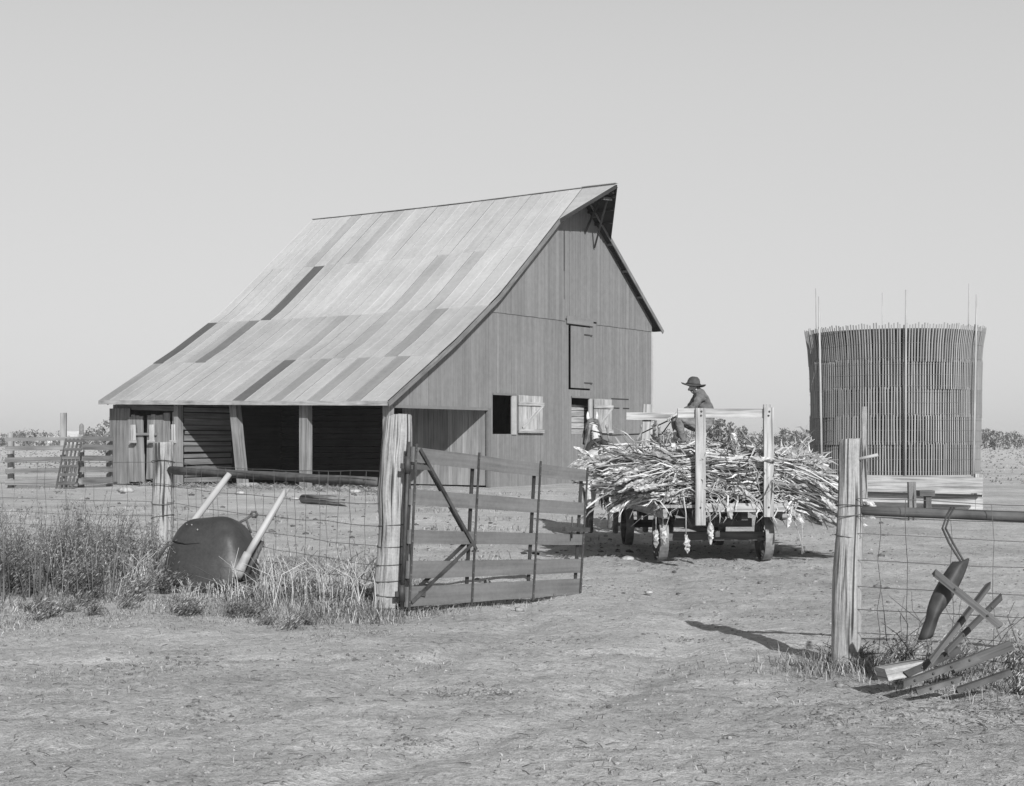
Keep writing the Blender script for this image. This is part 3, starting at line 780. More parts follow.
# ------------------------------------------------------------------ sorghum load
def head(mb, p, d, L, r, tone):
    # seed head: a rough spindle of little lumps round the stem
    d = d.normalized(); a = d.cross(V((.3, .2, .9))).normalized(); b = d.cross(a)
    n = 5; k = 7; pts = []
    base = len(mb.v); rows = 8; bd = a * R.uniform(-.15, .15)
    for i in range(rows + 1):
        f = i / rows; rr = r * (math.sin(math.pi * min(.96, .10 + f * .86)) ** .7)
        for j in range(k):
            an = 2 * math.pi * (j + .5 * (i % 2)) / k; q = rr * R.uniform(.5, 1.5)
            mb.v.append(tuple(p + d * (L * f + R.uniform(-.014, .014)) + bd * L * f * f + a * math.cos(an) * q + b * math.sin(an) * q))
    for i in range(rows):
        for j in range(k):
            x = base + i * k + j; y = base + i * k + (j + 1) % k
            mb.face([x, y, y + k, x + k], [(0, 0)] * 4, tone * R.uniform(.5, 1.3), 0, False)
def stalk(mb, p0, d, L, droop, hd, leaves=3, tone=1.0, r=.0135, wild=.35):
    n = 5; pts = []
    for i in range(n + 1):
        f = i / n; pts.append(p0 + d * (L * f) - UP * (droop * f * f))
    mb.tube(pts, [r * (1 - .45 * i / n) for i in range(n + 1)], 4, tone, smooth=True)
    for q in range(leaves):
        f = R.uniform(.15, .95); i = int(f * n); b = pts[i].lerp(pts[min(n, i + 1)], f * n - i)
        ld = (d + V((R.gauss(0, wild), R.gauss(0, wild * .8), R.gauss(0, wild * .7)))).normalized()
        ll = R.uniform(.16, .42); w = R.uniform(.014, .030); tw = V((R.uniform(-1, 1), R.uniform(-1, 1), R.uniform(-.6, .6)))
        lp = [b + ld * ll * g - UP * (ll * .35 * g * g * R.uniform(.1, 1.2)) + tw * .02 * math.sin(g * 5) for g in (0, .35, .7, 1)]
        mb.ribbon(lp, [w * .7, w, w * .8, w * .1], ld.cross(tw), tone * R.uniform(.55, 1.35))
    if hd:
        e = (pts[-1] - pts[-2]); head(mb, pts[-1], e, R.uniform(.22, .34), R.uniform(.028, .042), max(.75, min(1.15, tone)) * R.uniform(.85, 1.2))
    return pts
mb = MB()
# packed core of butts and chaff, toned dark for the shade inside
for i in range(60):
    f = R.uniform(-.4, 3.4); s = R.uniform(-.55, .6); z = R.uniform(.92, 1.25)
    mb.blob(WP(f, s, z), .36, .30, .14, R.uniform(.3, .5), nu=8, nv=5, jit=.2)
def ptop(f, s): return 1.57 - .10 * sm(.5, 1.1, f) * (1 - sm(2.3, 3.0, f)) + .05 * math.sin(f * 1.7 + .4) - .10 * max(0, -f) - .12 * max(0, abs(s) - .6) - .10 * max(0, s - .5)
def edge_droop(se, q): return 0
for i in range(2300):
    f = R.uniform(-.62, 3.95); left = R.random() < .52
    q = R.random() ** .7                                    # 0 bottom, 1 top
    tone = R.choice([.35, .6, .85, 1.0, 1.1, 1.25, 1.45]) * R.uniform(.9, 1.1)
    if left:
        se = -(.62 + 1.02 * q ** .8 * R.uniform(.72, 1.0) + R.uniform(-.08, .10)); s0 = R.uniform(-.35, .55)
        z0 = .88 + (ptop(f, 0) - .86) * q
        ze = .93 + (.40) * q + R.uniform(-.07, .06) - .10 * (R.random() < .15)
        a = WP(f, s0, z0); b = WP(f + R.uniform(-.35, .25), se, z0)
        d = b - a; L = d.length - .2
        stalk(mb, a, d.normalized(), max(.3, L), max(.02, z0 - ze), R.random() < .85, 2, tone, wild=.22)
    else:
        se = 1.0 + 1.05 * R.random() ** .6 + R.uniform(-.1, .05); s0 = R.uniform(-.35, .5)
        z0 = .88 + (ptop(f, .5) - .86) * q
        ze = (.66 + .38 * q) - .26 * max(0, se - 1.4) + R.uniform(-.08, .06)
        a = WP(f, s0, z0); b = WP(f + R.uniform(-.4, .3), se, z0); d = b - a; L = d.length
        stalk(mb, a, d.normalized(), L * .95, max(.03, z0 - ze), R.random() < .25, 3, tone, wild=.30)
# tangled butts and leaves at the tail and on top
for i in range(420):     # butts lying square across the tail
    s0 = R.uniform(-1.0, .7); z = .93 + .50 * R.random(); a = WP(R.uniform(-.70, -.35), s0, z)
    d = V((R.choice([-1, -1, 1]), R.gauss(.10, .12), R.gauss(.02, .13))).normalized()
    stalk(mb, a, d, R.uniform(.5, 1.0), R.uniform(.0, .08), R.random() < .22, 3, R.choice([.3, .6, 1.0, 1.2, 1.4]), .010, wild=.35)
for i in range(760):
    tail = R.random() < .62
    f = R.uniform(-.66, -.1) if tail else R.uniform(-.2, 3.8)
    s = R.uniform(-.9, 1.3); z = R.uniform(1.0, 1.50) if tail else ptop(f, s) + R.uniform(-.12, .05)
    if not tail and f > .6 and f < 2.6 and -.5 < s < .6: z -= .12
    d = V((R.gauss(0, .9), R.uniform(-.35, .35) if tail else R.uniform(-.6, .6), R.gauss(.05, .30))).normalized()
    stalk(mb, WP(f, s, z), d, R.uniform(.2, .5), R.uniform(.0, .10), R.random() < .08, 3, R.choice([.5, .8, 1.0, 1.2, 1.4]), .009, wild=.5)
for i in range(22):       # a few leaves hanging over the bed edge
    s = R.uniform(-1.0, 1.0); f = -.80; a = WP(f + R.uniform(-.02, .1), s, R.uniform(.78, .98)); l = R.uniform(.12, .32)
    mb.ribbon([a, a + V((R.uniform(-.05, .05), -.05, -.03)), a + V((R.uniform(-.1, .1), -.07, -l * .6)), a + V((R.uniform(-.12, .12), -.06, -l))], [.012, .022, .018, .004], V((1, R.uniform(-.6, .6), 0)), R.uniform(.6, 1.4))
load = mb.build('sorghum_load', M['stalk'], None, WP(1.6, 0, .82))
tag(load, 'tangled heap of cut sorghum stalks piled across the wagon bed', 'sorghum load', None, 'stuff')
# single stalks that have slipped out of the load
for nm, x, y0, y1, f, lab, hd in (
        ('a', 656, 495, 530, -.55, 'pair-topped sorghum head hanging low by the left rear wheel', True),
        ('b', 663, 497, 527, -.60, 'plump sorghum head hanging just right of the left wheel', True),
        ('c', 686, 492, 535, -.80, 'thin sorghum stalk with small head dangling just left of the near rack upright', True),
        ('d', 710, 508, 522, -.90, 'fat drooping sorghum head hanging under the tail board between the uprights', True),
        ('e', 802, 478, 554, -.3, 'long bent sorghum stalk trailing to the ground right of the wagon', False)):
    D = WR.y + f; mb = MB(); a = P(x - 3, y0, D); b = P(x, y1, D)
    pts = [a + V((-.05, .25, .02)), a, a.lerp(b, .5) + V((.02, 0, 0)), b]
    mb.tube(pts, [.010, .010, .008, .007], 5, 1.1)
    if hd: head(mb, b, V((.05, 0, -1)), .24 if nm != 'd' else .30, .042, 1.1)
    else:
        mb.tube([P(787, 500, D), P(797, 528, D), P(804, 553, D)], [.008, .007, .006], 5, 1.0)
    mb.ribbon([a, a + V((.06, -.05, -.05)), a + V((.10, -.06, -.22))], [.03, .04, .01], V((0, 1, .2)), 1.0)
    tag(mb.build('sorghum_stalk', M['stalk'], None, a), lab, 'sorghum stalk', 'stalks slipped from the load')

# ------------------------------------------------------------------ figures (skin surfaces)
def skin(verts, edges, sub=2, root=0):
    me = bpy.data.meshes.new('tmp'); me.from_pydata([v[0] for v in verts], edges, []); me.update()
    ob = bpy.data.objects.new('tmp', me); C.objects.link(ob)
    md = ob.modifiers.new('s', 'SKIN'); md.use_smooth_shade = True
    for i, v in enumerate(verts):
        r = v[1]; r = r if isinstance(r, tuple) else (r, r)
        me.skin_vertices[0].data[i].radius = r; me.skin_vertices[0].data[i].use_root = (i == root)
    sb = ob.modifiers.new('u', 'SUBSURF'); sb.levels = sub; sb.render_levels = sub
    dg = bpy.context.evaluated_depsgraph_get(); dg.update()
    ev = ob.evaluated_get(dg); m2 = bpy.data.meshes.new_from_object(ev)
    vs = [v.co.copy() for v in m2.vertices]; fs = [list(p.vertices) for p in m2.polygons]
    bpy.data.objects.remove(ob); bpy.data.meshes.remove(me); bpy.data.meshes.remove(m2)
    return vs, fs
class Fig:
    def __init__(s): s.v = []; s.f = []; s.m = []
    def add(s, vf, mi):
        b = len(s.v); s.v += [tuple(q) for q in vf[0]]
        for f in vf[1]:
            s.f.append([b + i for i in f])
            c = sum((vf[0][i] for i in f), V()) / len(f)
            s.m.append(mi(c) if callable(mi) else mi)
    def build(s, name, mats, origin, parent=None):
        me = bpy.data.meshes.new(name); me.from_pydata([tuple(V(v) - origin) for v in s.v], [], s.f)
        for m in mats: me.materials.append(m)
        me.polygons.foreach_set('material_index', s.m); me.polygons.foreach_set('use_smooth', [True] * len(s.f)); me.update()
        o = bpy.data.objects.new(name, me); C.objects.link(o)
        o.parent = parent; o.location = origin if parent is None else origin - parent.location
        return o
def chain(pts): return [(V(p), r) for p, r in pts]
DM = 22.3
man0 = P(706, 436, DM)
def MP(x, y, dy=0.0): return P(x, y, DM) + V((0, dy, 0))
verts = []; edges = []
def limb(start, pts):
    last = start
    for p, r in pts:
        verts.append((p, r)); 
        if last is not None: edges.append((last, len(verts) - 1))
        last = len(verts) - 1
    return last
limb(None, [(MP(709, 429), (.17, .155))])                         # 0 pelvis (root)
t1 = limb(0, [(MP(708, 420), (.165, .14)), (MP(706, 410), (.175, .135))])
ch = limb(t1, [(MP(702.5, 399), (.185, .14)), (MP(699, 393.5), (.13, .10))])
nk = limb(ch, [(MP(695.5, 389.8), (.062, .065))])
limb(nk, [(MP(693.6, 388.6), (.080, .088)), (MP(693.4, 384.2), (.080, .090))])
hips = {}
for sd, dy in ((0, -.10), (1, .10)):
    kx = 677 if sd == 0 else 675.5
    a = limb(0, [(MP(703, 428, dy * 1.2), .105), (MP(690, 423.5, dy * 1.5), .088), (MP(kx, 418, dy * 1.8), .074), (MP(kx + 1.5, 427, dy * 1.7), .066), (MP(kx + 5.5, 440, dy * 1.5), .050)])
    limb(a, [(MP(kx + 4.5, 444.5, dy * 1.5), .046), (MP(kx - 3.5, 446, dy * 1.5), .040), (MP(kx - 7.5, 446.3, dy * 1.5), .028)])
for sd, dy in ((0, -.17), (1, .17)):
    limb(ch - 1, [(MP(699.5, 395.5, dy * 1.1), .078), (MP(696, 401.5, dy * 1.35), .066), (MP(691, 408.5, dy * 1.3), .056), (MP(683.5, 412, dy * 1.0), .044), (MP(676.5, 414, dy * .8), .030)])
body = Fig()
zneck = MP(0, 390.2).z
def bodymat(c):
    px = CX + c.x / c.y * FPX; py = HY - (c.z - CAMH) / c.y * FPX
    if py < 390.0 and px < 697.5: return 0
    if px < 679.5 and py < 416.2 and px < 679 and abs(c.y - DM) < .19 and py > 409: return 0
    if py > 441: return 3
    if py > 419 or (px < 689 and py > 413.5): return 2
    return 1
body.add(skin(verts, edges, 3), bodymat)
hm = MP(694.0, 388.0)
# face: nose, ears, chin; hands with five fingers
nose = skin(chain([(hm + V((-.060, 0, .0)), .024), (hm + V((-.090, 0, -.025)), .020), (hm + V((-.068, 0, -.042)), .016)]), [(0, 1), (1, 2)], 1); body.add(nose, 0)
chin = skin(chain([(hm + V((-.015, 0, -.045)), .062), (hm + V((-.045, 0, -.070)), .045)]), [(0, 1)], 1); body.add(chin, 0)
for dy in (-.074, .074):
    body.add(skin(chain([(hm + V((.02, dy, .0)), .022), (hm + V((.025, dy, -.045)), .014)]), [(0, 1)], 1), 0)
for sd, dy in ((0, -.136), (1, .136)):
    w = MP(676.5, 414, dy)
    palm = w + V((-.055, 0, -.03))
    body.add(skin(chain([(w + V((.01, 0, .005)), (.03, .024)), (palm, (.042, .022)), (palm + V((-.035, 0, -.025)), (.040, .018))]), [(0, 1), (1, 2)], 1), 0)
    for k, (ln, o_) in enumerate(((.065, -.030), (.075, -.010), (.072, .011), (.058, .030))):
        b0 = palm + V((-.03, o_, -.02))
        body.add(skin(chain([(b0, .010), (b0 + V((-ln * .5, 0, -.02)), .0095), (b0 + V((-ln * .55, 0, -.05)), .009), (b0 + V((-ln * .2, 0, -.07)), .008)]), [(0, 1), (1, 2), (2, 3)], 1), 0)
    b0 = palm + V((.01, -.035 if sd == 1 else .035, -.005))
    body.add(skin(chain([(b0, .012), (b0 + V((-.03, 0, -.03)), .011), (b0 + V((-.055, .0, -.045)), .009)]), [(0, 1), (1, 2)], 1), 0)
person = body.build('person', [M['skin'], M['shirt'], M['overall'], M['boot']], man0)
tag(person, 'person in a wide-brimmed dark hat and work clothes seated on the sorghum load, holding reins', 'person')
me = person.data; me.update()      # creases in the cloth
for v in me.vertices:
    c = v.co
    px = CX + (c.x + man0.x) / (c.y + man0.y) * FPX; py = HY - (c.z + man0.z - CAMH) / (c.y + man0.y) * FPX
    if py > 393 and px > 683: v.co = c + v.normal * (.016 * nz(c.x * 9, c.y * 9, c.z * 16 + c.x * 9) + .010 * nz(c.x * 24, c.y * 24, c.z * 30))
# hat
mb = MB(); hc = MP(693.4, 385.2)
tilt = Matrix.Rotation(math.radians(6), 3, 'Y')
prof = [(q * .76, z * .88) for q, z in [(.0, .155), (.035, .158), (.075, .150), (.100, .125), (.112, .080), (.125, .02), (.135, .0), (.215, -.010), (.226, .004), (.222, .010), (.14, .014)]]
def hatpt(u, v):
    i = min(len(prof) - 1, int(round(v * (len(prof) - 1)))); r, z = prof[i]; a = u * 2 * math.pi
    ex = 1.12 if r > .05 else 1
    dent = -.025 * math.exp(-(math.sin(a) * r / .03) ** 2) if z > .105 else 0
    wav = .018 * math.cos(2 * a + .6) * max(0, r - .10) / .06
    return hc + tilt @ V((math.cos(a) * r * ex, math.sin(a) * r, z + dent + wav))
mb.grid(hatpt, 28, len(prof) - 1)
hat = mb.build('hat', M['hat'], person, hc)
mb = MB(); mb.tube([hc + tilt @ V((math.cos(a) * .101 * 1.12, math.sin(a) * .101, .020)) for a in [2 * math.pi * k / 24 for k in range(25)]], .008, 5, 1, cap=False)
b = mb.build('hat_band', M['leather'], hat, hc); b.location = (0, 0, 0)
# hair at the back of the neck
mb = MB(); mb.blob(hm + V((.05, 0, .0)), .042, .072, .045, 1, nu=10, nv=6, jit=.05); mb.build('hair', M['mane'], person, hm)
# ------------------------------------------------------------------ horses
def make_horse(name, loc, label, coat, turn, seed):
    root = loc
    r_ = random.Random(seed)
    def H(f, s, z): return loc + V((s, f, z))           # heading straight away from the gate; f forward, s to its right
    vs = []; es = []
    def limb(start, pts):
        last = start
        for p, r in pts:
            vs.append((p, r))
            if last is not None: es.append((last, len(vs) - 1))
            last = len(vs) - 1
        return last
    limb(None, [(H(.95, 0, 1.22), (.33, .34))])
    b = limb(0, [(H(.60, 0, 1.26), (.33, .34)), (H(.25, 0, 1.36), (.34, .33)), (H(-.02, 0, 1.34), (.27, .27))])
    hipi = b - 1
    fr = limb(0, [(H(1.35, 0, 1.24), (.31, .36)), (H(1.65, 0, 1.28), (.24, .30))])
    nk = limb(fr, [(H(1.92, turn * .10, 1.58), (.15, .22)), (H(2.10, turn * .22, 1.88), (.12, .17))])
    hd = limb(nk, [(H(2.20, turn * .36, 2.02), (.115, .13)), (H(2.28, turn * .58, 1.84), (.09, .11)), (H(2.32, turn * .74, 1.62), (.07, .08)), (H(2.33, turn * .80, 1.52), (.06, .065))])
    for s in (-1, 1):
        st = .0 if s < 0 else -.12
        limb(hipi, [(H(.22, s * .20, 1.12), (.19, .21)), (H(.34 + st, s * .23, .88), (.13, .15)), (H(.08 + st, s * .22, .60), (.075, .085)), (H(.14 + st, s * .22, .32), .052), (H(.16 + st, s * .22, .13), .052), (H(.20 + st, s * .22, .035), .072)])
        ft = .10 if s < 0 else -.08
        limb(fr - 1, [(H(1.45, s * .20, .98), (.15, .17)), (H(1.46 + ft * .4, s * .21, .70), (.085, .095)), (H(1.48 + ft, s * .21, .50), .066), (H(1.46 + ft, s * .21, .26), .046), (H(1.47 + ft, s * .21, .12), .05), (H(1.51 + ft, s * .21, .035), .07)])
    fg = Fig()
    fg.add(skin(vs, es), lambda c: 1 if (c.z - loc.z < .50) else 0)  # lower legs coloured dark for the load's shadow
    e0 = H(2.17, turn * .34, 2.08)
    for s in (-1, 1):
        fg.add(skin(chain([(e0 + V((s * .075, 0, .0)), .035), (e0 + V((s * .09, .01, .08)), .032), (e0 + V((s * .085, .03, .17)), .010)]), [(0, 1), (1, 2)], 1), 0)
    ob = fg.build(name, [coat, M['mane']], loc)
    tag(ob, label, 'horse', 'team drawing the wagon')
    def part(n, mb, m): return mb.build(n, m, ob, None)
    mb = MB()                                            # tail
    for i in range(46):
        s = r_.uniform(-.05, .05); L = r_.uniform(.65, .95)
        mb.tube([H(-.22, s * .5, 1.42), H(-.34, s, 1.28), H(-.36, s * 1.8, 1.42 - L * .7), H(-.32, s * 2 + r_.uniform(-.03, .03), 1.42 - L)], [.016, .016, .014, .004], 4)
    part('tail', mb, M['mane'])
    mb = MB()                                            # mane
    for i in range(60):
        f = r_.random(); c = H(1.72, turn * .02, 1.62).lerp(H(2.14, turn * .3, 2.12), f)
        sd = -1 if r_.random() < .8 else 1
        mb.tube([c, c + V((sd * .09, -.03, -.02)), c + V((sd * .16, -.03 + r_.uniform(-.04, .04), -.22))], [.016, .014, .004], 4)
    part('mane', mb, M['mane'])
    mb = MB()                                            # collar
    cc = H(1.66, 0, 1.32)
    mb.tube([cc + V((math.cos(a) * .25, -.12 * math.sin(a), math.sin(a) * .37)) for a in [2 * math.pi * k / 26 for k in range(27)]], .05, 8, cap=False)
    part('collar', mb, M['leather'])
    mb = MB()                                            # hames
    for s in (-1, 1):
        mb.tube([cc + V((s * .22, -.05, -.32)), cc + V((s * .335, -.06, 0)), cc + V((s * .20, -.12, .40)), cc + V((s * .16, -.14, .60))], .022, 6, 3)
        mb.blob(cc + V((s * .16, -.14, .63)), .035, .035, .045, 6, jit=0)
    part('hames', mb, M['iron'])
    mb = MB()                                            # straps
    def girth(f, r1, r2, zc, w=.03):
        mb.tube([H(f, math.cos(a) * r1, zc + math.sin(a) * r2) for a in [2 * math.pi * k / 28 for k in range(29)]], w, 4, cap=False, flat=.35)
    girth(1.15, .345, .36, 1.22); girth(.55, .345, .355, 1.28, .022)
    mb.tube([H(1.6, 0, 1.70), H(1.15, 0, 1.60), H(.55, 0, 1.65), H(.22, 0, 1.71), H(-.12, 0, 1.62), H(-.27, 0, 1.46)], .028, 5, flat=.4)
    for s in (-1, 1):
        mb.tube([H(.22, 0, 1.71), H(.18, s * .22, 1.62), H(.10, s * .335, 1.40), H(.05, s * .33, 1.12)], .024, 5, flat=.4)
        mb.tube([H(-.20, s * .10, 1.15), H(-.10, s * .26, 1.13), H(.3, s * .36, 1.14), H(1.15, s * .36, 1.18)], .026, 5, flat=.5)
        mb.tube([H(1.6, s * .34, 1.25), H(.8, s * .38, 1.08), H(-.3, s * .36, .80), H(-.75, s * .34, .58)], .022, 5)
    part('harness_strap', mb, M['leather'])
    mb = MB()
    hp = [H(2.20, turn * .36, 2.02), H(2.28, turn * .58, 1.84), H(2.32, turn * .74, 1.62)]
    for p, r in ((hp[0] - UP * .05, .14), (hp[2], .085)):
        ax = (hp[2] - hp[0]).normalized(); a1 = ax.cross(V((0, 1, 0))).normalized(); a2 = ax.cross(a1)
        mb.tube([p + a1 * math.cos(a) * r + a2 * math.sin(a) * r * 1.1 for a in [2 * math.pi * k / 16 for k in range(17)]], .014, 5, cap=False)
    for s in (-1, 1):
        mb.plank(hp[1] + V((s * .11, -.06, .06)), hp[1] + V((s * .14, -.07, -.09)), V((0, 1, 0)), .13, .012)
        mb.tube([hp[0] + V((s * .11, -.02, -.03)), hp[1] + V((s * .10, -.02, 0)), hp[2] + V((s * .08, -.02, 0))], .012, 5)
    part('bridle', mb, M['leather'])
    return ob
make_horse('horse', V((1.62, 25.7, 0)), 'left grey harness horse of the team, its rump showing beside the load', M['horse'], -.22, 1)
make_horse('horse', V((2.62, 25.9, 0)), 'pale harness horse mostly hidden behind the sorghum load', M['bay'], .15, 2)
mb = MB()
for s, e in ((-.13, V((1.45, 27.9, 1.9))), (.13, V((2.55, 28.1, 1.9)))):
    a = MP(675, 417, s); mb.tube([a, a.lerp(e, .35) - UP * .20, a.lerp(e, .7) - UP * .16, e], .012, 4)
tag(mb.build('reins', M['leather'], None, MP(675, 417)), 'dark leather reins running from the driver to the team', 'reins')

# ------------------------------------------------------------------ slip scraper
sc0 = P(209, 590, 16.3); sc0.z = 0
scr = empty('slip_scraper', sc0, 'dark iron slip scraper tipped on its edge among the weeds', 'scraper')
tl = Matrix.Rotation(math.radians(-14), 3, 'X') @ Matrix.Rotation(math.radians(-6), 3, 'Y')
rotz = Matrix.Rotation(math.radians(-14), 3, 'Z')
def spow(x, p): return math.copysign(abs(x) ** p, x)
def scp(x, y, z): return sc0 + rotz @ (tl @ V((x, y, z))) + V((0, 0, -.06))
def bowl(u, v, k=1.0):
    a = math.pi * (1.06 * u - .03) + math.pi       # round the front from left to right
    ph = v * math.pi / 2
    ca, sa = spow(math.cos(a), .62), spow(math.sin(a), .5)
    cp, sp = spow(math.cos(ph), .50), spow(math.sin(ph), .72)
    w = .53 * (1 - .16 * v)
    dent = .030 * nz(u * 4, v * 3, 2.0) + .010 * nz(u * 11, v * 9, 5.0)
    return scp(w * ca * cp * k * 1.0, (.36 * sa * cp - dent) * k + .1, .90 * sp * k)
mb = MB(); mb.grid(lambda u, v: bowl(u, v * .985), 44, 24, 1.0)
bw = mb.build('bucket', M['steel'], scr)
md = bw.modifiers.new('t', 'SOLIDIFY'); md.thickness = .012; md.offset = 1
mb = MB(); mb.tube([bowl(u, v, 1.045) for u, v in ((.26, .40), (.32, .385), (.38, .36), (.44, .335), (.50, .33))], [.004, .012, .014, .010, .003], 5, .25, flat=.5)
b = mb.build('seam', M['iron'], bw); b.location = (0, 0, 0)
for u, v in ((.40, .60), (.45, .585), (.49, .50)):
    mb = MB(); mb.blob(bowl(u, v, 1.045), .010, .006, .010, 6, nu=5, nv=3, jit=.3); b = mb.build('rivet', M['iron'], bw); b.location = (0, 0, 0)
h0, h1 = P(186, 531, 16.7), P(229.5, 474, 17.0)
mb = MB(); mb.tube([h0 - (h1 - h0) * .4, h0.lerp(h1, .3), h0.lerp(h1, .7), h1], [.036, .040, .040, .034], 10, 1); mb.build('handle', M['pole'], scr)
h0, h1 = P(247, 556, 15.95), P(286.5, 489, 16.2)
mb = MB(); mb.tube([h0, h0.lerp(h1, .35), h0.lerp(h1, .7), h1], [.040, .042, .038, .032], 10, .95); mb.build('handle', M['pole'], scr)
a, b_ = P(236, 578, 15.85), P(248, 553, 15.93)
mb = MB(); mb.tube([a, a.lerp(b_, .2), a.lerp(b_, .6), b_], [.05, .062, .052, .046], 10, 5.5, smooth=True); mb.build('handle_socket', M['iron'], scr)
mb = MB()
mb.tube([P(243, 580, 16.05), P(256, 556, 16.1), P(262, 541, 16.15)], .030, 7, 1.6); mb.build('side_bar', M['iron'], scr)
mb = MB(); mb.tube([P(238, 572, 16.1), P(262, 545, 16.2)], .02, 6, 2.2)
mb.build('side_bar', M['iron'], scr)
mb = MB()
mb.tube([P(233, 526, 16.9), P(246, 519, 16.95), P(252, 515, 17)] + [P(254 + 3.2 * math.cos(a), 514.5 - 3.2 * math.sin(a), 17) for a in (-2.2, -1, 0, 1, 2.2, 3.3)], .016, 6, 1.5)
mb.tube([P(246, 519, 16.95), P(251, 533, 16.9)], .014, 6, 1.5)
mb.build('draft_hook', M['iron'], scr)
mb = MB(); mb.tube([P(157, 560, 16.4), P(166, 547, 16.4), P(178, 540, 16.35)], .014, 6, 1.5)
mb.build('bail', M['iron'], scr)
# ------------------------------------------------------------------ scrap iron at the right post
mb = MB()
def mold(u, v):
    # a long twisted mouldboard blade
    c = P(959 - 35 * u - 3 * math.sin(u * 3), 560 + 78 * u, 9.95 - .1 * math.sin(u * 2))
    w = .040 + .050 * math.sin(min(1, u * 1.25 + .12) * math.pi) ** .7 + .018 * u
    ang = .35 - 1.0 * (v - .5)
    return c + V((math.cos(ang) * w * (v - .5) * 2.2, -.07 * math.cos((v - .5) * 3) , math.sin(.3) * w * (v - .5) * 1.2))
mb.grid(mold, 16, 8, 1.0)
mo = tag(mb.build('plow_moldboard', M['iron'], None, P(940, 600, 9.95)), 'dark curved plow moldboard hanging from the rail by a bent rod', 'plow blade')
md = mo.modifiers.new('t', 'SOLIDIFY'); md.thickness = .014
mb = MB()
for o_ in (0, .022):
    mb.tube([P(951, 508, 10.25) + V((o_, 0, 0)), P(946, 514, 10.2) + V((o_, -.03, 0)), P(941.5, 528, 10.1) + V((o_, -.02, 0)), P(949, 543, 10.0) + V((o_ * 1.3, 0, 0)), P(961, 562, 9.9) + V((o_, 0, 0))], .0075, 6, 1)
q = mb.build('bent_rod', M['iron'], mo); q.location = -mo.location
def bar(name, a, b, w, th, m, tone, label, cat, grp='scrap lying at the right fence', bolts=0):
    mb = MB(); mb.plank(a, b, UP, w, th, tone, jit=.02)
    o = mb.build(name, m, None, a.lerp(b, .5))
    tag(o, label, cat, grp)
    if bolts:
        for i in range(bolts):
            k = MB(); c = a.lerp(b, (i + .6) / bolts); k.blob(c + V((0, -th / 2 - .003, 0)), .010, .010, .010, 1.2, nu=6, nv=3, jit=0)
            q = k.build('bolt', M['iron'], o); q.location = -o.location
    return o
bar('wooden_beam', P(935, 573, 9.8), P(1000, 626, 9.6), .045, .04, M['wagon'], .42, 'dull wooden implement beam slanting across the plow moldboard', 'beam', bolts=2)
bar('iron_bar', P(931, 661, 9.7), P(989, 585, 10.0), .036, .028, M['wagon'], .30, 'long grey bar leaning steeply beside the plow moldboard', 'bar')
bar('iron_bar', P(946, 652, 9.8), P(1002, 596, 10.0), .034, .025, M['wagon'], .22, 'shorter leaning bar just behind the long grey one', 'bar', bolts=2)
bar('iron_bar', P(903, 684, 9.62), P(976, 657, 9.7), .042, .04, M['iron'], 1.7, 'dark bolted iron bar lying flat atop the scrap heap', 'bar', bolts=4)
bar('iron_bar', P(905, 674, 9.75), P(958, 650, 9.9), .045, .04, M['iron'], 1.2, 'dark iron bar half hidden behind the bolted one', 'bar', bolts=2)
bar('iron_bar', P(917, 692, 9.5), P(960, 679, 9.55), .036, .04, M['iron'], 2.0, 'short rusty bar lowest on the scrap heap', 'bar', bolts=2)
bar('iron_bar', P(958, 690, 9.55), P(1010, 672, 9.6), .036, .04, M['iron'], 1.3, 'dark bar end poking from the scrap heap at far right', 'bar')
bar('wooden_block', P(881, 674, 9.75), P(921, 666, 9.85), .085, .11, M['post'], 1.0, 'short pale wooden block beside the slim gateway post', 'block')
bar('wooden_plank', P(952, 668, 9.95), P(1012, 645, 10.0), .07, .025, M['wagon'], .30, 'weathered plank end propped behind the scrap bars', 'plank')

# ------------------------------------------------------------------ left background: corral fence, hurdle, log
fe = empty('corral_fence', P(75, 486, 53), 'weathered board corral fence left of the barn', 'fence')
D0, D1 = 51.5, 53.2
for k, (z, h) in enumerate(((.22, .24), (.62, .2), (1.02, .2), (1.42, .2), (1.74, .16))):
    mb = MB()
    mb.plank(PZ(82, D0 + .2, z + .03), PZ(113, 53.6, z), UP, h, .04, R.uniform(.65, .95)); mb.plank(PZ(5, 51.2, z - .02), PZ(84, D0 + .3, z + .02), UP, h * .8, .04, R.uniform(.6, .9))
    mb.build('board', M['barn_grey'], fe)
for x, zt in ((11, 1.95), (63.5, 2.68), (81, 1.9), (109.5, 1.8)):
    mb = MB(); mb.plank(PZ(x, 52.3 if x < 100 else 53.8, -.1), PZ(x, 52.3 if x < 100 else 53.8, zt), V((1, 0, 0)), .2, .16, 1.15); mb.build('post', M['barn_grey'], fe)
mb = MB(); 
for i in range(5):
    f = i / 4; mb.plank(PZ(66 + f * 16, 51.0, 1.75), PZ(56 + f * 16, 50.4, .0), V((1, 0, 0)), .06, .04, .4)
for i in range(6):
    f = (i + .3) / 6; mb.plank(PZ(66 - 10 * f, 51.0 - .6 * f - .05, 1.75 - 1.75 * f), PZ(84 - 10 * f, 51.0 - .6 * f - .05, 1.75 - 1.75 * f), UP, .10, .03, .5)
tag(mb.build('slatted_hurdle', M['barn_grey'], None, PZ(70, 50.4, 0)), 'slatted hurdle leaning against the corral fence', 'hurdle')
mb = MB(); mb.tube([PZ(303, 39, .12), PZ(330, 38, .13), PZ(350, 37, .12)], [.12, .14, .15], 10, .62, jit=.04)
tag(mb.build('log', M['post'], None, PZ(330, 38, 0)), 'fallen log lying in the yard before the open lean-to', 'log')
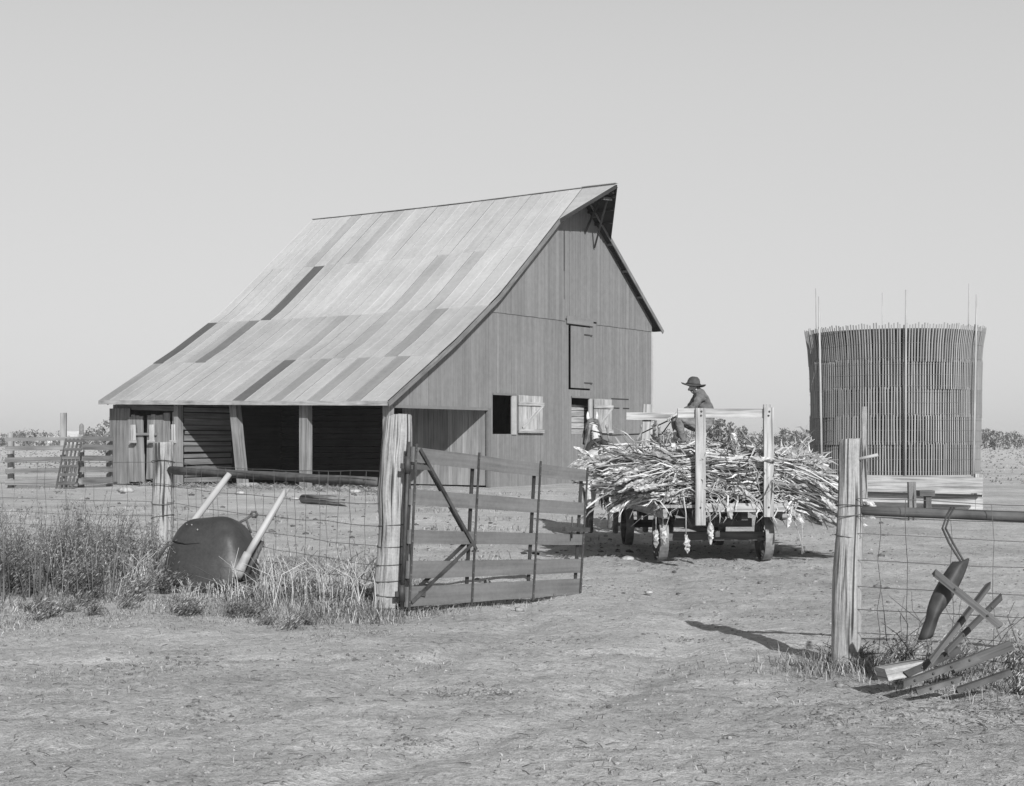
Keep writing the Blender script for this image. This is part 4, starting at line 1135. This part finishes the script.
mb = MB(); mb.plank(PZ(345, 15.4, .02), PZ(366, 14.9, .03), V((0, 1, 0)), .18, .06, .85)
tag(mb.build('flat_rock', M['stone'], None, PZ(356, 15.1, 0)), 'flat pale rock at the foot of the gate post', 'rock')
for x, y, r, lab in ((355, 492.5, .20, 'pale stone by the eave post near the gate post'), (294, 500, .16, 'pale stone beside the fallen log'), (240, 494, .17, 'pale stone below the leaning lean-to post'), (649, 593, .05, 'small stone in the dirt ahead of the wagon wheel'), (126, 492, .3, 'pale stone below the sagging shed doors'), (627, 560, .10, 'dirt-coloured stone left of the rear wagon wheel'), (420, 494, .25, 'pale stone seen through the top of the gate')):
    D = CAMH * FPX / (y - HY); mb = MB(); mb.blob(PZ(x, D, r * .18), r, r * .7, r * .42, .8, nu=9, nv=6, jit=.16)
    tag(mb.build('stone', M['stone'], None, PZ(x, D, 0)), lab, 'stone', 'loose stones in the yard')

# ------------------------------------------------------------------ far houses and trees
def house(x, D, w, h, rh, label, roofm, cat='farmhouse', name='farmhouse'):
    c = PZ(x, D, 0); e = empty(name, c, label, cat)
    hw, dp = w / 2, w * .4
    mb = MB(); p = lambda a, b, z: c + V((a, b, z))
    mb.hexa([p(-hw, -dp, 0), p(hw, -dp, 0), p(hw, dp, 0), p(-hw, dp, 0), p(-hw, -dp, h), p(hw, -dp, h), p(hw, dp, h), p(-hw, dp, h)])
    mb.poly([p(-hw, -dp, h), p(-hw, dp, h), p(-hw, 0, h + rh)]); mb.poly([p(hw, -dp, h), p(hw, 0, h + rh), p(hw, dp, h)])
    mb.build('wall', M['house'], e)
    mb = MB(); o = .5
    for s in (-1, 1):
        q = [p(-hw - o, 0, h + rh + .1), p(hw + o, 0, h + rh + .1), p(hw + o, s * (dp + o), h - .4), p(-hw - o, s * (dp + o), h - .4)]
        mb.hexa(q + [v - UP * .15 for v in q])
    mb.build('roof', roofm, e)
    for wx in (-.28, .2):
        mb = MB(); mb.hexa([p(w * wx - .6, -dp - .03, 1.0), p(w * wx + .6, -dp - .03, 1.0), p(w * wx + .6, -dp - .03, 2.5), p(w * wx - .6, -dp - .03, 2.5)] + [p(w * wx - .6, -dp - .08, 1.0), p(w * wx + .6, -dp - .08, 1.0), p(w * wx + .6, -dp - .08, 2.5), p(w * wx - .6, -dp - .08, 2.5)]); mb.build('window', M['glass'], e)
house(74, 800, 11, 2.8, 3.6, 'small white farmhouse on the horizon left of the barn', M['houseroof'])
house(52, 900, 9, 2.6, 2.6, 'tiny pale shed on the horizon at far left', M['houseroof'], 'shed', 'farm_shed')
mb = MB(); c = PZ(81.5, 600, 0); mb.tube([c, c + UP * 4, c + UP * 7.6, c + UP * 8.3, c + UP * 8.6], [.95, .95, .95, .6, .1], 14, .7)
tag(mb.build('farm_silo', M['barn_grey'], None, c), 'small grey round bin on the horizon beside the white farmhouse', 'silo')
mb = MB(); mb.plank(PZ(-20, 70, 1.2), PZ(113, 72, 1.2), UP, .1, .05)
def tree(c, h, w, label, seed, group, name='tree', nleaf=900, low=.18):
    r = random.Random(seed); e = empty(name, c, label, 'tree', group)
    mb = MB(); tp = c + UP * h * .55
    mb.tube([c - UP * .2, c + UP * h * .2 + V((r.uniform(-.2, .2), 0, 0)), tp], [h * .035, h * .026, h * .01], 7)
    tips = []
    for i in range(9):
        a = r.uniform(0, 6.28); b = c + UP * h * r.uniform(.15, .5); t = c + V((math.cos(a) * w * .36, math.sin(a) * w * .36, h * r.uniform(.45, .88)))
        mb.tube([b, b.lerp(t, .5) + UP * h * .04, t], [h * .014, h * .01, h * .004], 5); tips.append(t)
    mb.build('trunk', M['trunk'], e)
    mb = MB(); clumps = []
    for i in range(20):
        a = r.uniform(0, 6.28); q = r.random() ** .6; zf = r.uniform(low, 1)
        rr = w * .5 * math.sin(math.pi * min(.97, max(.12, (zf - low * .5) / (1.12 - low * .5)))) ** .6 * q
        clumps.append((c + V((math.cos(a) * rr, math.sin(a) * rr, h * zf * .93)), w * r.uniform(.09, .2), r.uniform(.6, 1.4)))
    for i in range(nleaf):
        cc, cr, tn = r.choice(clumps)
        d = V((r.gauss(0, 1), r.gauss(0, 1), r.gauss(0, .8))); d = d.normalized() * cr * r.random() ** .4
        p = cc + d; s = w * .030 * r.uniform(.5, 1.3)
        n = V((r.uniform(-1, 1), r.uniform(-1, 1), r.uniform(-.4, 1))).normalized(); a1 = n.orthogonal().normalized() * s; a2 = n.cross(a1)
        mb.poly([p - a1 - a2 * .6, p + a1 - a2 * .5, p + a1 * .8 + a2 * .7, p - a1 * .7 + a2], None, tn * r.uniform(.7, 1.3))
    mb.build('crown', M['crown'], e)
tree(PZ(721, 190, 0), 4.3, 5.2, 'bushy dark tree in the field just behind the seated person', 1, None)
tree(PZ(739, 200, 0), 3.4, 4.0, 'smaller bushy tree next to the one behind the seated person', 2, None)
tree(PZ(107, 150, 0), 3.8, 3.4, 'thin bare-looking tree at the barn corner on the left', 3, None, nleaf=420)
TL = 'scrubby tree of the distant line beyond the fields'
spots = [(750, 2.9), (759, 3.1), (769, 3.5), (780, 3.2), (789, 4.0), (799, 3.4), (810, 3.6), (984, 3.8), (995, 3.4), (1008, 3.0), (1020, 3.3), (655, 2.8), (664, 3.2), (673, 3.4), (683, 3), (694, 3.1), (705, 3.2)]
for i, (x, h) in enumerate(spots):
    tree(PZ(x, 265 + 25 * math.sin(i * 2.1), 0), h, h * 1.15 + .9, TL, 20 + i, 'distant trees beyond the fields', 'distant_tree', 420, .05)
for i, (x, h) in enumerate([(4, 3.9), (14, 4.2), (24, 4.0), (33, 3.8), (44, 3.6), (54, 4.0), (62, 2.8), (88, 4.0), (96, 4.3), (103, 4.6)]):
    tree(PZ(x, 375 + 30 * math.sin(i * 1.7), 0), h, h * 1.6, 'low scrubby tree on the horizon left of the barn', 60 + i, 'trees on the left horizon', 'distant_tree', 380, .05)

# ------------------------------------------------------------------ grass, weeds, litter
def blade(mb, p, h, lean, w, tone, wild=.3):
    a = R.uniform(0, 6.283); d = V((math.cos(a), math.sin(a), 0)); wd = V((-d.y, d.x, 0)) if R.random() < .5 else V((1, 0, 0))
    p1 = p + UP * h * .55 + d * lean * h * .25; p2 = p + UP * h * (1 - lean * .35) + d * lean * h
    b = len(mb.v); hw = wd * w / 2
    mb.v.extend([tuple(p - hw), tuple(p + hw), tuple(p1 - hw * .8), tuple(p1 + hw * .8), tuple(p2)])
    mb.face([b, b + 1, b + 3, b + 2], [(0, 0)] * 4, tone); mb.face([b + 2, b + 3, b + 4], [(0, 0)] * 3, tone * 1.1)
def gp_(x, y): return V((x, y, gz(x, y) - .01))
fl = (V((GP0.x, GP0.y, 0)) - V((LP0.x, LP0.y, 0)))
grass = MB()
def density_left(x, y):
    # distance in front of the left fence line
    f = ((V((x, y, 0)) - V((LP0.x, LP0.y, 0))).dot(fl)) / fl.length_squared
    q = V((LP0.x, LP0.y, 0)) + fl * f; d = (q.y - y)
    return f, d
cnt = 0
while cnt < 52000:
    y = R.uniform(10.0, 21); x = R.uniform(-9.5, -1.0)
    f, d = density_left(x, y)
    edge = 3.3 + .9 * nz(x * .6, y * .6, 4) - max(0, (f - .45)) * 4.0
    if x < -4.4: edge += 1.2
    if d < -1.6 or d > edge or x < -.46 * y: continue
    k = 1 - sm(edge * .30, edge, d)
    if d < -.3: k *= .35
    pn = nz(x * 1.1, y * 1.1, 8)
    if pn + .55 < R.random() * .9: continue
    if R.random() > .12 + .88 * k: continue
    near = sm(.2, 1.3, d)
    h = (.025 + (.26 - .17 * near) * k * R.random() ** 1.5)
    if -4.05 < x < -2.65 and y > 14.9 and y < 16.5: h *= .4
    blade(grass, gp_(x, y), h, R.uniform(.5, 1.5), R.uniform(.003, .008), R.choice([.25, .4, .6, .8, 1.1, 1.5]) * R.uniform(.8, 1.2) * (1 + .5 * pn)); cnt += 1
for i in range(15000):   # low matted growth thinning out into the bare dirt
    y = R.uniform(9.3, 14.5); x = R.uniform(-.46 * y, -.6)
    if nz(x * .9, y * .9, 21) * 1.2 + .25 - (14 - y) * .10 - max(0, x + 3) * .22 < R.random() * .5: continue
    blade(grass, gp_(x, y), R.uniform(.015, .055), R.uniform(.8, 2.0), R.uniform(.003, .006), R.choice([.3, .5, .8, 1.1, 1.4]))
for i in range(5200):   # tufts by the gate post, right post and scrap
    q = R.random()
    if q < .25: c = V((GP0.x + R.gauss(-.1, .35), GP0.y + R.gauss(-.12, .16), 0)); h = R.uniform(.03, .15)
    elif q < .5: c = V((RP0.x + R.gauss(.05, .28), RP0.y + R.gauss(-.1, .22), 0)); h = R.uniform(.03, .22)
    elif q < .93: c = V((R.uniform(2.6, 4.7), 0, 0)); c.y = RP0.y - (c.x - RP0.x) * .55 + R.gauss(-.35, .45); h = R.uniform(.02, .17)
    else: c = V((R.uniform(-1.1, .6), 0, 0)); c.y = 14.0 + (c.x + 1.1) * 1.15 + R.gauss(0, .15); h = R.uniform(.03, .12)
    blade(grass, gp_(c.x, c.y), h, R.uniform(.4, 1.4), R.uniform(.003, .007), R.choice([.3, .5, .8, 1.1, 1.5]) * R.uniform(.8, 1.2))
for i in range(70):      # scattered low tufts across the near ground and the yard
    if R.random() < .4: y = R.uniform(7, 13); x = R.uniform(-.40 * y, .40 * y); n_ = R.randint(10, 40); s_ = .16; hh = .05
    else: y = R.uniform(18, 50); x = R.uniform(-.38 * y, .02 * y); n_ = R.randint(20, 60); s_ = .5; hh = .14
    for k in range(n_):
        px, py = x + R.gauss(0, s_ * 1.6), y + R.gauss(0, s_)
        blade(grass, gp_(px, py), hh * R.uniform(.4, 1.4), R.uniform(.4, 1.2), .008 if y < 14 else .018, R.choice([.5, .8, 1.2]))
tag(grass.build('dry_grass', M['grass'], None), 'dry grass along the wire fences and around the posts', 'grass', None, 'stuff')
# taller straw-coloured stems by the scraper
stem = MB()
for i in range(420):
    f = R.random(); x = -4.35 + 3.0 * f + R.gauss(0, .2); y = 16.9 - 2.4 * f + R.gauss(-.1, .35)
    h = R.uniform(.2, .62); a = R.uniform(0, 6.28); ln = R.uniform(.1, .8)
    if -4.05 < x < -2.65 and y > 15.2 and y < 16.4: h *= .35
    p = gp_(x, y); d = V((math.cos(a), math.sin(a) * .6, 0))
    stem.tube([p, p + UP * h * .6 + d * ln * h * .3, p + UP * h * (1 - .3 * ln) + d * ln * h], [.004, .0035, .002], 3, R.choice([.8, 1.3, 1.8, 2.2]), cap=False)
    if R.random() < .3:
        for k in range(6): blade(stem, p + UP * h * R.uniform(.5, .8) + d * ln * h * .4, R.uniform(.04, .1), 1.0, .008, R.uniform(.7, 1.6))
tag(stem.build('straw_stems', M['grass'], None), 'dry straw stems standing around the iron scraper', 'dry stems', None, 'stuff')
weed = MB()
def weed_plant(c, h, w, n, tn):
    for i in range(n):
        a = R.uniform(0, 6.28); L = R.uniform(.55, 1.05) * h; d = V((math.cos(a), math.sin(a), 0)) * w * R.random() ** .6
        tip = c + d + UP * L * (1 - .3 * d.length / max(w, .01)); m = c + d * .35 + UP * L * .5
        weed.tube([c + d * .15, m, tip], [.006, .004, .002], 3, .8, cap=False)
        for k in range(34):
            g = R.uniform(.12, 1); p = (c + d * .15).lerp(m, g * 2) if g < .5 else m.lerp(tip, g * 2 - 1)
            p = p + V((R.gauss(0, .045), R.gauss(0, .045), R.gauss(0, .03)))
            s = R.uniform(.006, .015); nn = V((R.uniform(-1, 1), R.uniform(-1, 1), R.uniform(-.3, 1))).normalized(); a1 = nn.orthogonal().normalized() * s * 2.0; a2 = nn.cross(a1).normalized() * s * .42
            weed.poly([p - a1, p + a2, p + a1, p - a2], None, tn * R.choice([.5, .75, 1.0, 1.4, 2.0, 2.6]))
for i in range(64):
    x = R.uniform(-8.0, -3.75); y = R.uniform(15.0, 18.4)
    k = 1 - sm(-5.0, -4.0, x)
    weed_plant(gp_(x, y), R.uniform(.28, .48) + .55 * k * R.uniform(.5, 1), .30, 22, R.uniform(.8, 1.3))
for i in range(46):       # low fringe in front of the bushes and along the wire
    x = R.uniform(-7.0, -1.7); y = (14.6 if x < -4 else 15.9 - (x + 4) * .75) + R.uniform(-1.3, .4)
    if -4.1 < x < -2.6 and y > 14.6: continue
    weed_plant(gp_(x, y), R.uniform(.10, .26), .16, 7, R.uniform(.7, 1.2))
for x, y, h in ((-2.45, 15.5, .42), (-2.2, 15.2, .36), (-2.75, 15.2, .22), (-1.75, 14.7, .25), (-3.3, 14.7, .16), (3.9, 9.55, .28), (4.15, 9.3, .3), (3.4, 9.75, .2), (3.25, 10.6, .34), (3.6, 10.4, .42), (4.0, 10.0, .4), (2.95, 10.9, .3), (4.3, 9.8, .4), (2.6, 11.1, .22)):
    weed_plant(gp_(x, y), h, .24, 14, R.uniform(1.0, 1.6))
for i in range(420):
    x = R.uniform(-8.0, -3.9); y = R.uniform(15.0, 18.4); k = 1 - sm(-4.9, -4.0, x)
    c = gp_(x, y); h = R.uniform(.45, .75) + .42 * k * R.random(); d = V((R.uniform(-1, 1), R.uniform(-1, 1), 0)) * R.uniform(.1, .5)
    weed.tube([c, c + UP * h * .6 + d * .4, c + UP * h + d], [.005, .004, .0015], 3, R.choice([.8, 1.2, 1.8]), cap=False)
    for q in range(14):
        p = c + UP * h * R.uniform(.55, 1.0) + d * R.uniform(.4, 1) + V((R.gauss(0, .02), R.gauss(0, .02), 0)); sz = R.uniform(.006, .013)
        a1 = V((R.uniform(-1, 1), R.uniform(-1, 1), R.uniform(.2, 1))).normalized() * sz * 1.8; a2 = a1.cross(V((R.uniform(-1, 1), 1, .2))).normalized() * sz * .5
        weed.poly([p - a1, p + a2, p + a1, p - a2], None, R.choice([1.0, 1.6, 2.3]))
tag(weed.build('tall_weeds', M['weed'], None), 'bushy dark weeds growing at the wire fence', 'weeds', None, 'stuff')
# bare brush tangled in the wire
br = MB()
for i in range(60):
    q = R.random(); c = gp_(R.uniform(-3.0, -1.6), R.uniform(15.2, 16.6)) if q < .45 else gp_(R.uniform(2.75, 4.3), R.uniform(10.3, 11.2))
    pts = [c]; d = V((R.uniform(-.5, .5), R.uniform(-.3, .3), 1)).normalized()
    for k in range(4):
        d = (d + V((R.uniform(-.6, .6), R.uniform(-.4, .4), R.uniform(-.35, .1)))).normalized(); pts.append(pts[-1] + d * R.uniform(.1, .2))
    br.tube(pts, [.006, .005, .004, .003, .002], 4, R.uniform(.4, 1.4), cap=False)
tag(br.build('dry_brush', M['trunk'], None), 'thin dead brush tangled in the wire fences', 'brush', None, 'stuff')
cl = MB()
for i in range(6500):
    y = 6.8 + 20 * R.random() ** 1.7; x = R.uniform(-.44 * y, .44 * y); r = R.choice([.003, .004, .005, .006, .008, .011]) * R.uniform(.7, 1.3) * (1 if y < 14 else 1.5) * (2.2 if R.random() < .015 else 1)
    cl.blob((x, y, gz(x, y) + r * .25), r * 1.3, r, r * .7, R.uniform(.4, .68), nu=5, nv=3, jit=.3)
for i in range(2700):     # trodden yard behind the fence: cobs, dung and clods
    y = 16 * (3.0 ** R.random()); x = R.uniform(-.34 * y, .26 * y)
    if nz(x * .35, y * .35, 31) + .35 < R.random() * .8: continue
    r = R.choice([.012, .018, .025, .04]) * R.uniform(.7, 1.3) * (y / 26) ** .5
    cl.blob((x, y, gz(x, y) + r * .2), r * 1.5, r, r * .7, R.choice([.18, .3, .4, .5, .6]), nu=5, nv=3, jit=.35)
for x0, y0, sx, n, sd_ in ((-.25, 9.95, .17, 260, 1), (.55, 9.6, .10, 60, 2), (-.55, 8.2, .08, 50, 3), (1.5, 12.6, .14, 80, 4), (-1.9, 9.3, .16, 90, 5), (.3, 12.3, .2, 80, 6), (2.0, 9.0, .2, 120, 7), (3.0, 9.0, .35, 260, 8), (-2.6, 11.0, .4, 260, 9), (-1.2, 11.5, .3, 120, 10), (2.4, 14.0, .3, 90, 11), (.9, 17.0, .4, 120, 12)):
    for i in range(int(n * .6)):
        x = x0 + R.gauss(0, sx); y = y0 + R.gauss(0, sx * .8); r = R.uniform(.004, .013)
        cl.blob((x, y, gz(x, y) + r * .25), r * 1.6, r, r * .8, R.choice([.3, .4, .5, .6]), nu=5, nv=3, jit=.35)
tag(cl.build('dirt_clods', M['clod'], None), 'small clods and pebbles strewn over the bare dirt', 'clods', None, 'stuff')
lt = MB()
for i in range(2600):
    y = 6.8 + 24 * R.random() ** 1.5; x = R.uniform(-.44 * y, .44 * y); a = R.uniform(0, 3.14); L = R.uniform(.02, .11)
    if R.random() < .30: x = R.gauss(3.1, .8); y = R.gauss(9.2, .7)
    if R.random() < .15: x = R.gauss(2.9, 1.2); y = R.gauss(19.5, .9)
    d = V((math.cos(a), math.sin(a), R.uniform(-.05, .12))) * L; p = V((x, y, gz(x, y) + .006))
    lt.tube([p, p + d * .5 + V((0, 0, .006)), p + d], [.0026, .0026, .0015], 3, R.choice([.3, .5, .8, 1.1, 1.4]), cap=False)
for i in range(1500):     # trampled straw at the mouth of the lean-to
    c = W(R.uniform(-1.5, 11.5), R.gauss(-.3, .6), 0); p = V((c.x, c.y, gz(c.x, c.y) + .01)); a = R.uniform(0, 6.28); L = R.uniform(.1, .35)
    d = V((math.cos(a), math.sin(a), R.uniform(.0, .7))) * L
    lt.tube([p, p + d * .5 + V((0, 0, .01)), p + d], [.012, .010, .006], 3, R.choice([.5, .9, 1.2, 1.5]), cap=False)
tag(lt.build('straw_litter', M['grass'], None), 'straw bits and twigs littering the dirt', 'straw', None, 'stuff')
# far field stubble strip
fs = MB()
for i in range(9000):
    y = 55 * (6.5 ** R.random()); x = R.uniform(-.42 * y, .42 * y)
    if abs(x + 3) < 22 and 44 < y < 74: continue
    h = R.uniform(.03, .13) * (1 if y < 120 else 1.3); w = .05 * y / 60
    fs.poly([(x - w, y, -.01), (x + w, y, -.01), (x + w * .3, y + R.uniform(-.1, .1), h)], None, R.choice([.4, .6, .8, 1.0]))
tag(fs.build('field_stubble', M['grass'], None), 'stubble and rough grass of the far fields', 'stubble', None, 'stuff')

# ------------------------------------------------------------------ air
mb = MB(); b0, b1 = (-2400, -60, -1.0), (2400, 2500, 14.0)
mb.hexa([V((x, y, b0[2])) for x, y in ((b0[0], b0[1]), (b1[0], b0[1]), (b1[0], b1[1]), (b0[0], b1[1]))] + [V((x, y, b1[2])) for x, y in ((b0[0], b0[1]), (b1[0], b0[1]), (b1[0], b1[1]), (b0[0], b1[1]))])
hm_ = bpy.data.materials.new('air'); hm_.use_nodes = True; hn = hm_.node_tree; hn.nodes.remove(hn.nodes['Principled BSDF'])
pv = hn.nodes.new('ShaderNodeVolumePrincipled'); pv.inputs['Color'].default_value = (.9, .9, .9, 1); pv.inputs['Density'].default_value = .0003; pv.inputs['Anisotropy'].default_value = .0
hn.links.new(pv.outputs[0], hn.nodes['Material Output'].inputs['Volume'])
tag(mb.build('haze', hm_), 'thin pale haze over the far fields', 'haze', None, 'stuff')

# ------------------------------------------------------------------ light, sky, camera
sun_dir = V((.2425, -.831, .50)).normalized()
sd = bpy.data.lights.new('sun', 'SUN'); sd.energy = 4.6; sd.angle = math.radians(.53); sd.color = (1, 1, 1)
so = bpy.data.objects.new('sun', sd); C.objects.link(so); so.rotation_euler = (-sun_dir).to_track_quat('-Z', 'Y').to_euler()
w = bpy.data.worlds.new('World'); bpy.context.scene.world = w; w.use_nodes = True
nt = w.node_tree; bg = nt.nodes['Background']
sk = nt.nodes.new('ShaderNodeTexSky'); sk.sky_type = 'NISHITA'; sk.sun_disc = False
sk.sun_elevation = math.asin(sun_dir.z); sk.sun_rotation = math.atan2(sun_dir.x, sun_dir.y)
sk.air_density = 1.0; sk.dust_density = 1.2; sk.ozone_density = 1.0
sep = nt.nodes.new('ShaderNodeSeparateColor'); nt.links.new(sk.outputs[0], sep.inputs[0])
def wm(op, a, b):
    n = nt.nodes.new('ShaderNodeMath'); n.operation = op
    for i, q in enumerate((a, b)):
        if isinstance(q, (int, float)): n.inputs[i].default_value = q
        else: nt.links.new(q, n.inputs[i])
    return n.outputs[0]
pan = wm('ADD', wm('ADD', wm('MULTIPLY', sep.outputs[0], .33), wm('MULTIPLY', sep.outputs[1], .34)), wm('MULTIPLY', sep.outputs[2], .33))  # panchromatic film
tcw = nt.nodes.new('ShaderNodeTexCoord'); sx = nt.nodes.new('ShaderNodeSeparateXYZ'); nt.links.new(tcw.outputs['Generated'], sx.inputs[0])
mr = nt.nodes.new('ShaderNodeMapRange'); mr.interpolation_type = 'SMOOTHSTEP'; nt.links.new(sx.outputs['Z'], mr.inputs[0])
for i, q in enumerate((.22, .75, 1.0, .32)): mr.inputs[i + 1].default_value = q      # the film's sky: pale low down, deeper overhead
pan = wm('MULTIPLY', wm('MULTIPLY', wm('POWER', pan, .24), 3.92), mr.outputs[0])
nt.links.new(pan, bg.inputs[0]); bg.inputs[1].default_value = .10
cam = bpy.data.cameras.new('camera'); co = bpy.data.objects.new('camera', cam); C.objects.link(co)
co.location = (0, 0, CAMH); co.rotation_euler = (math.radians(90), 0, 0)
cam.sensor_width = 36; cam.lens = 36 * FPX / 1024; cam.shift_y = (HY - 393) / 1024; cam.clip_end = 12000; cam.clip_start = .1
sc = bpy.context.scene; sc.camera = co
sc.view_settings.view_transform = 'Standard'; sc.view_settings.look = 'None'; sc.view_settings.exposure = 0.2; sc.view_settings.gamma = 1
sc.render.resolution_x = 1024; sc.render.resolution_y = 786
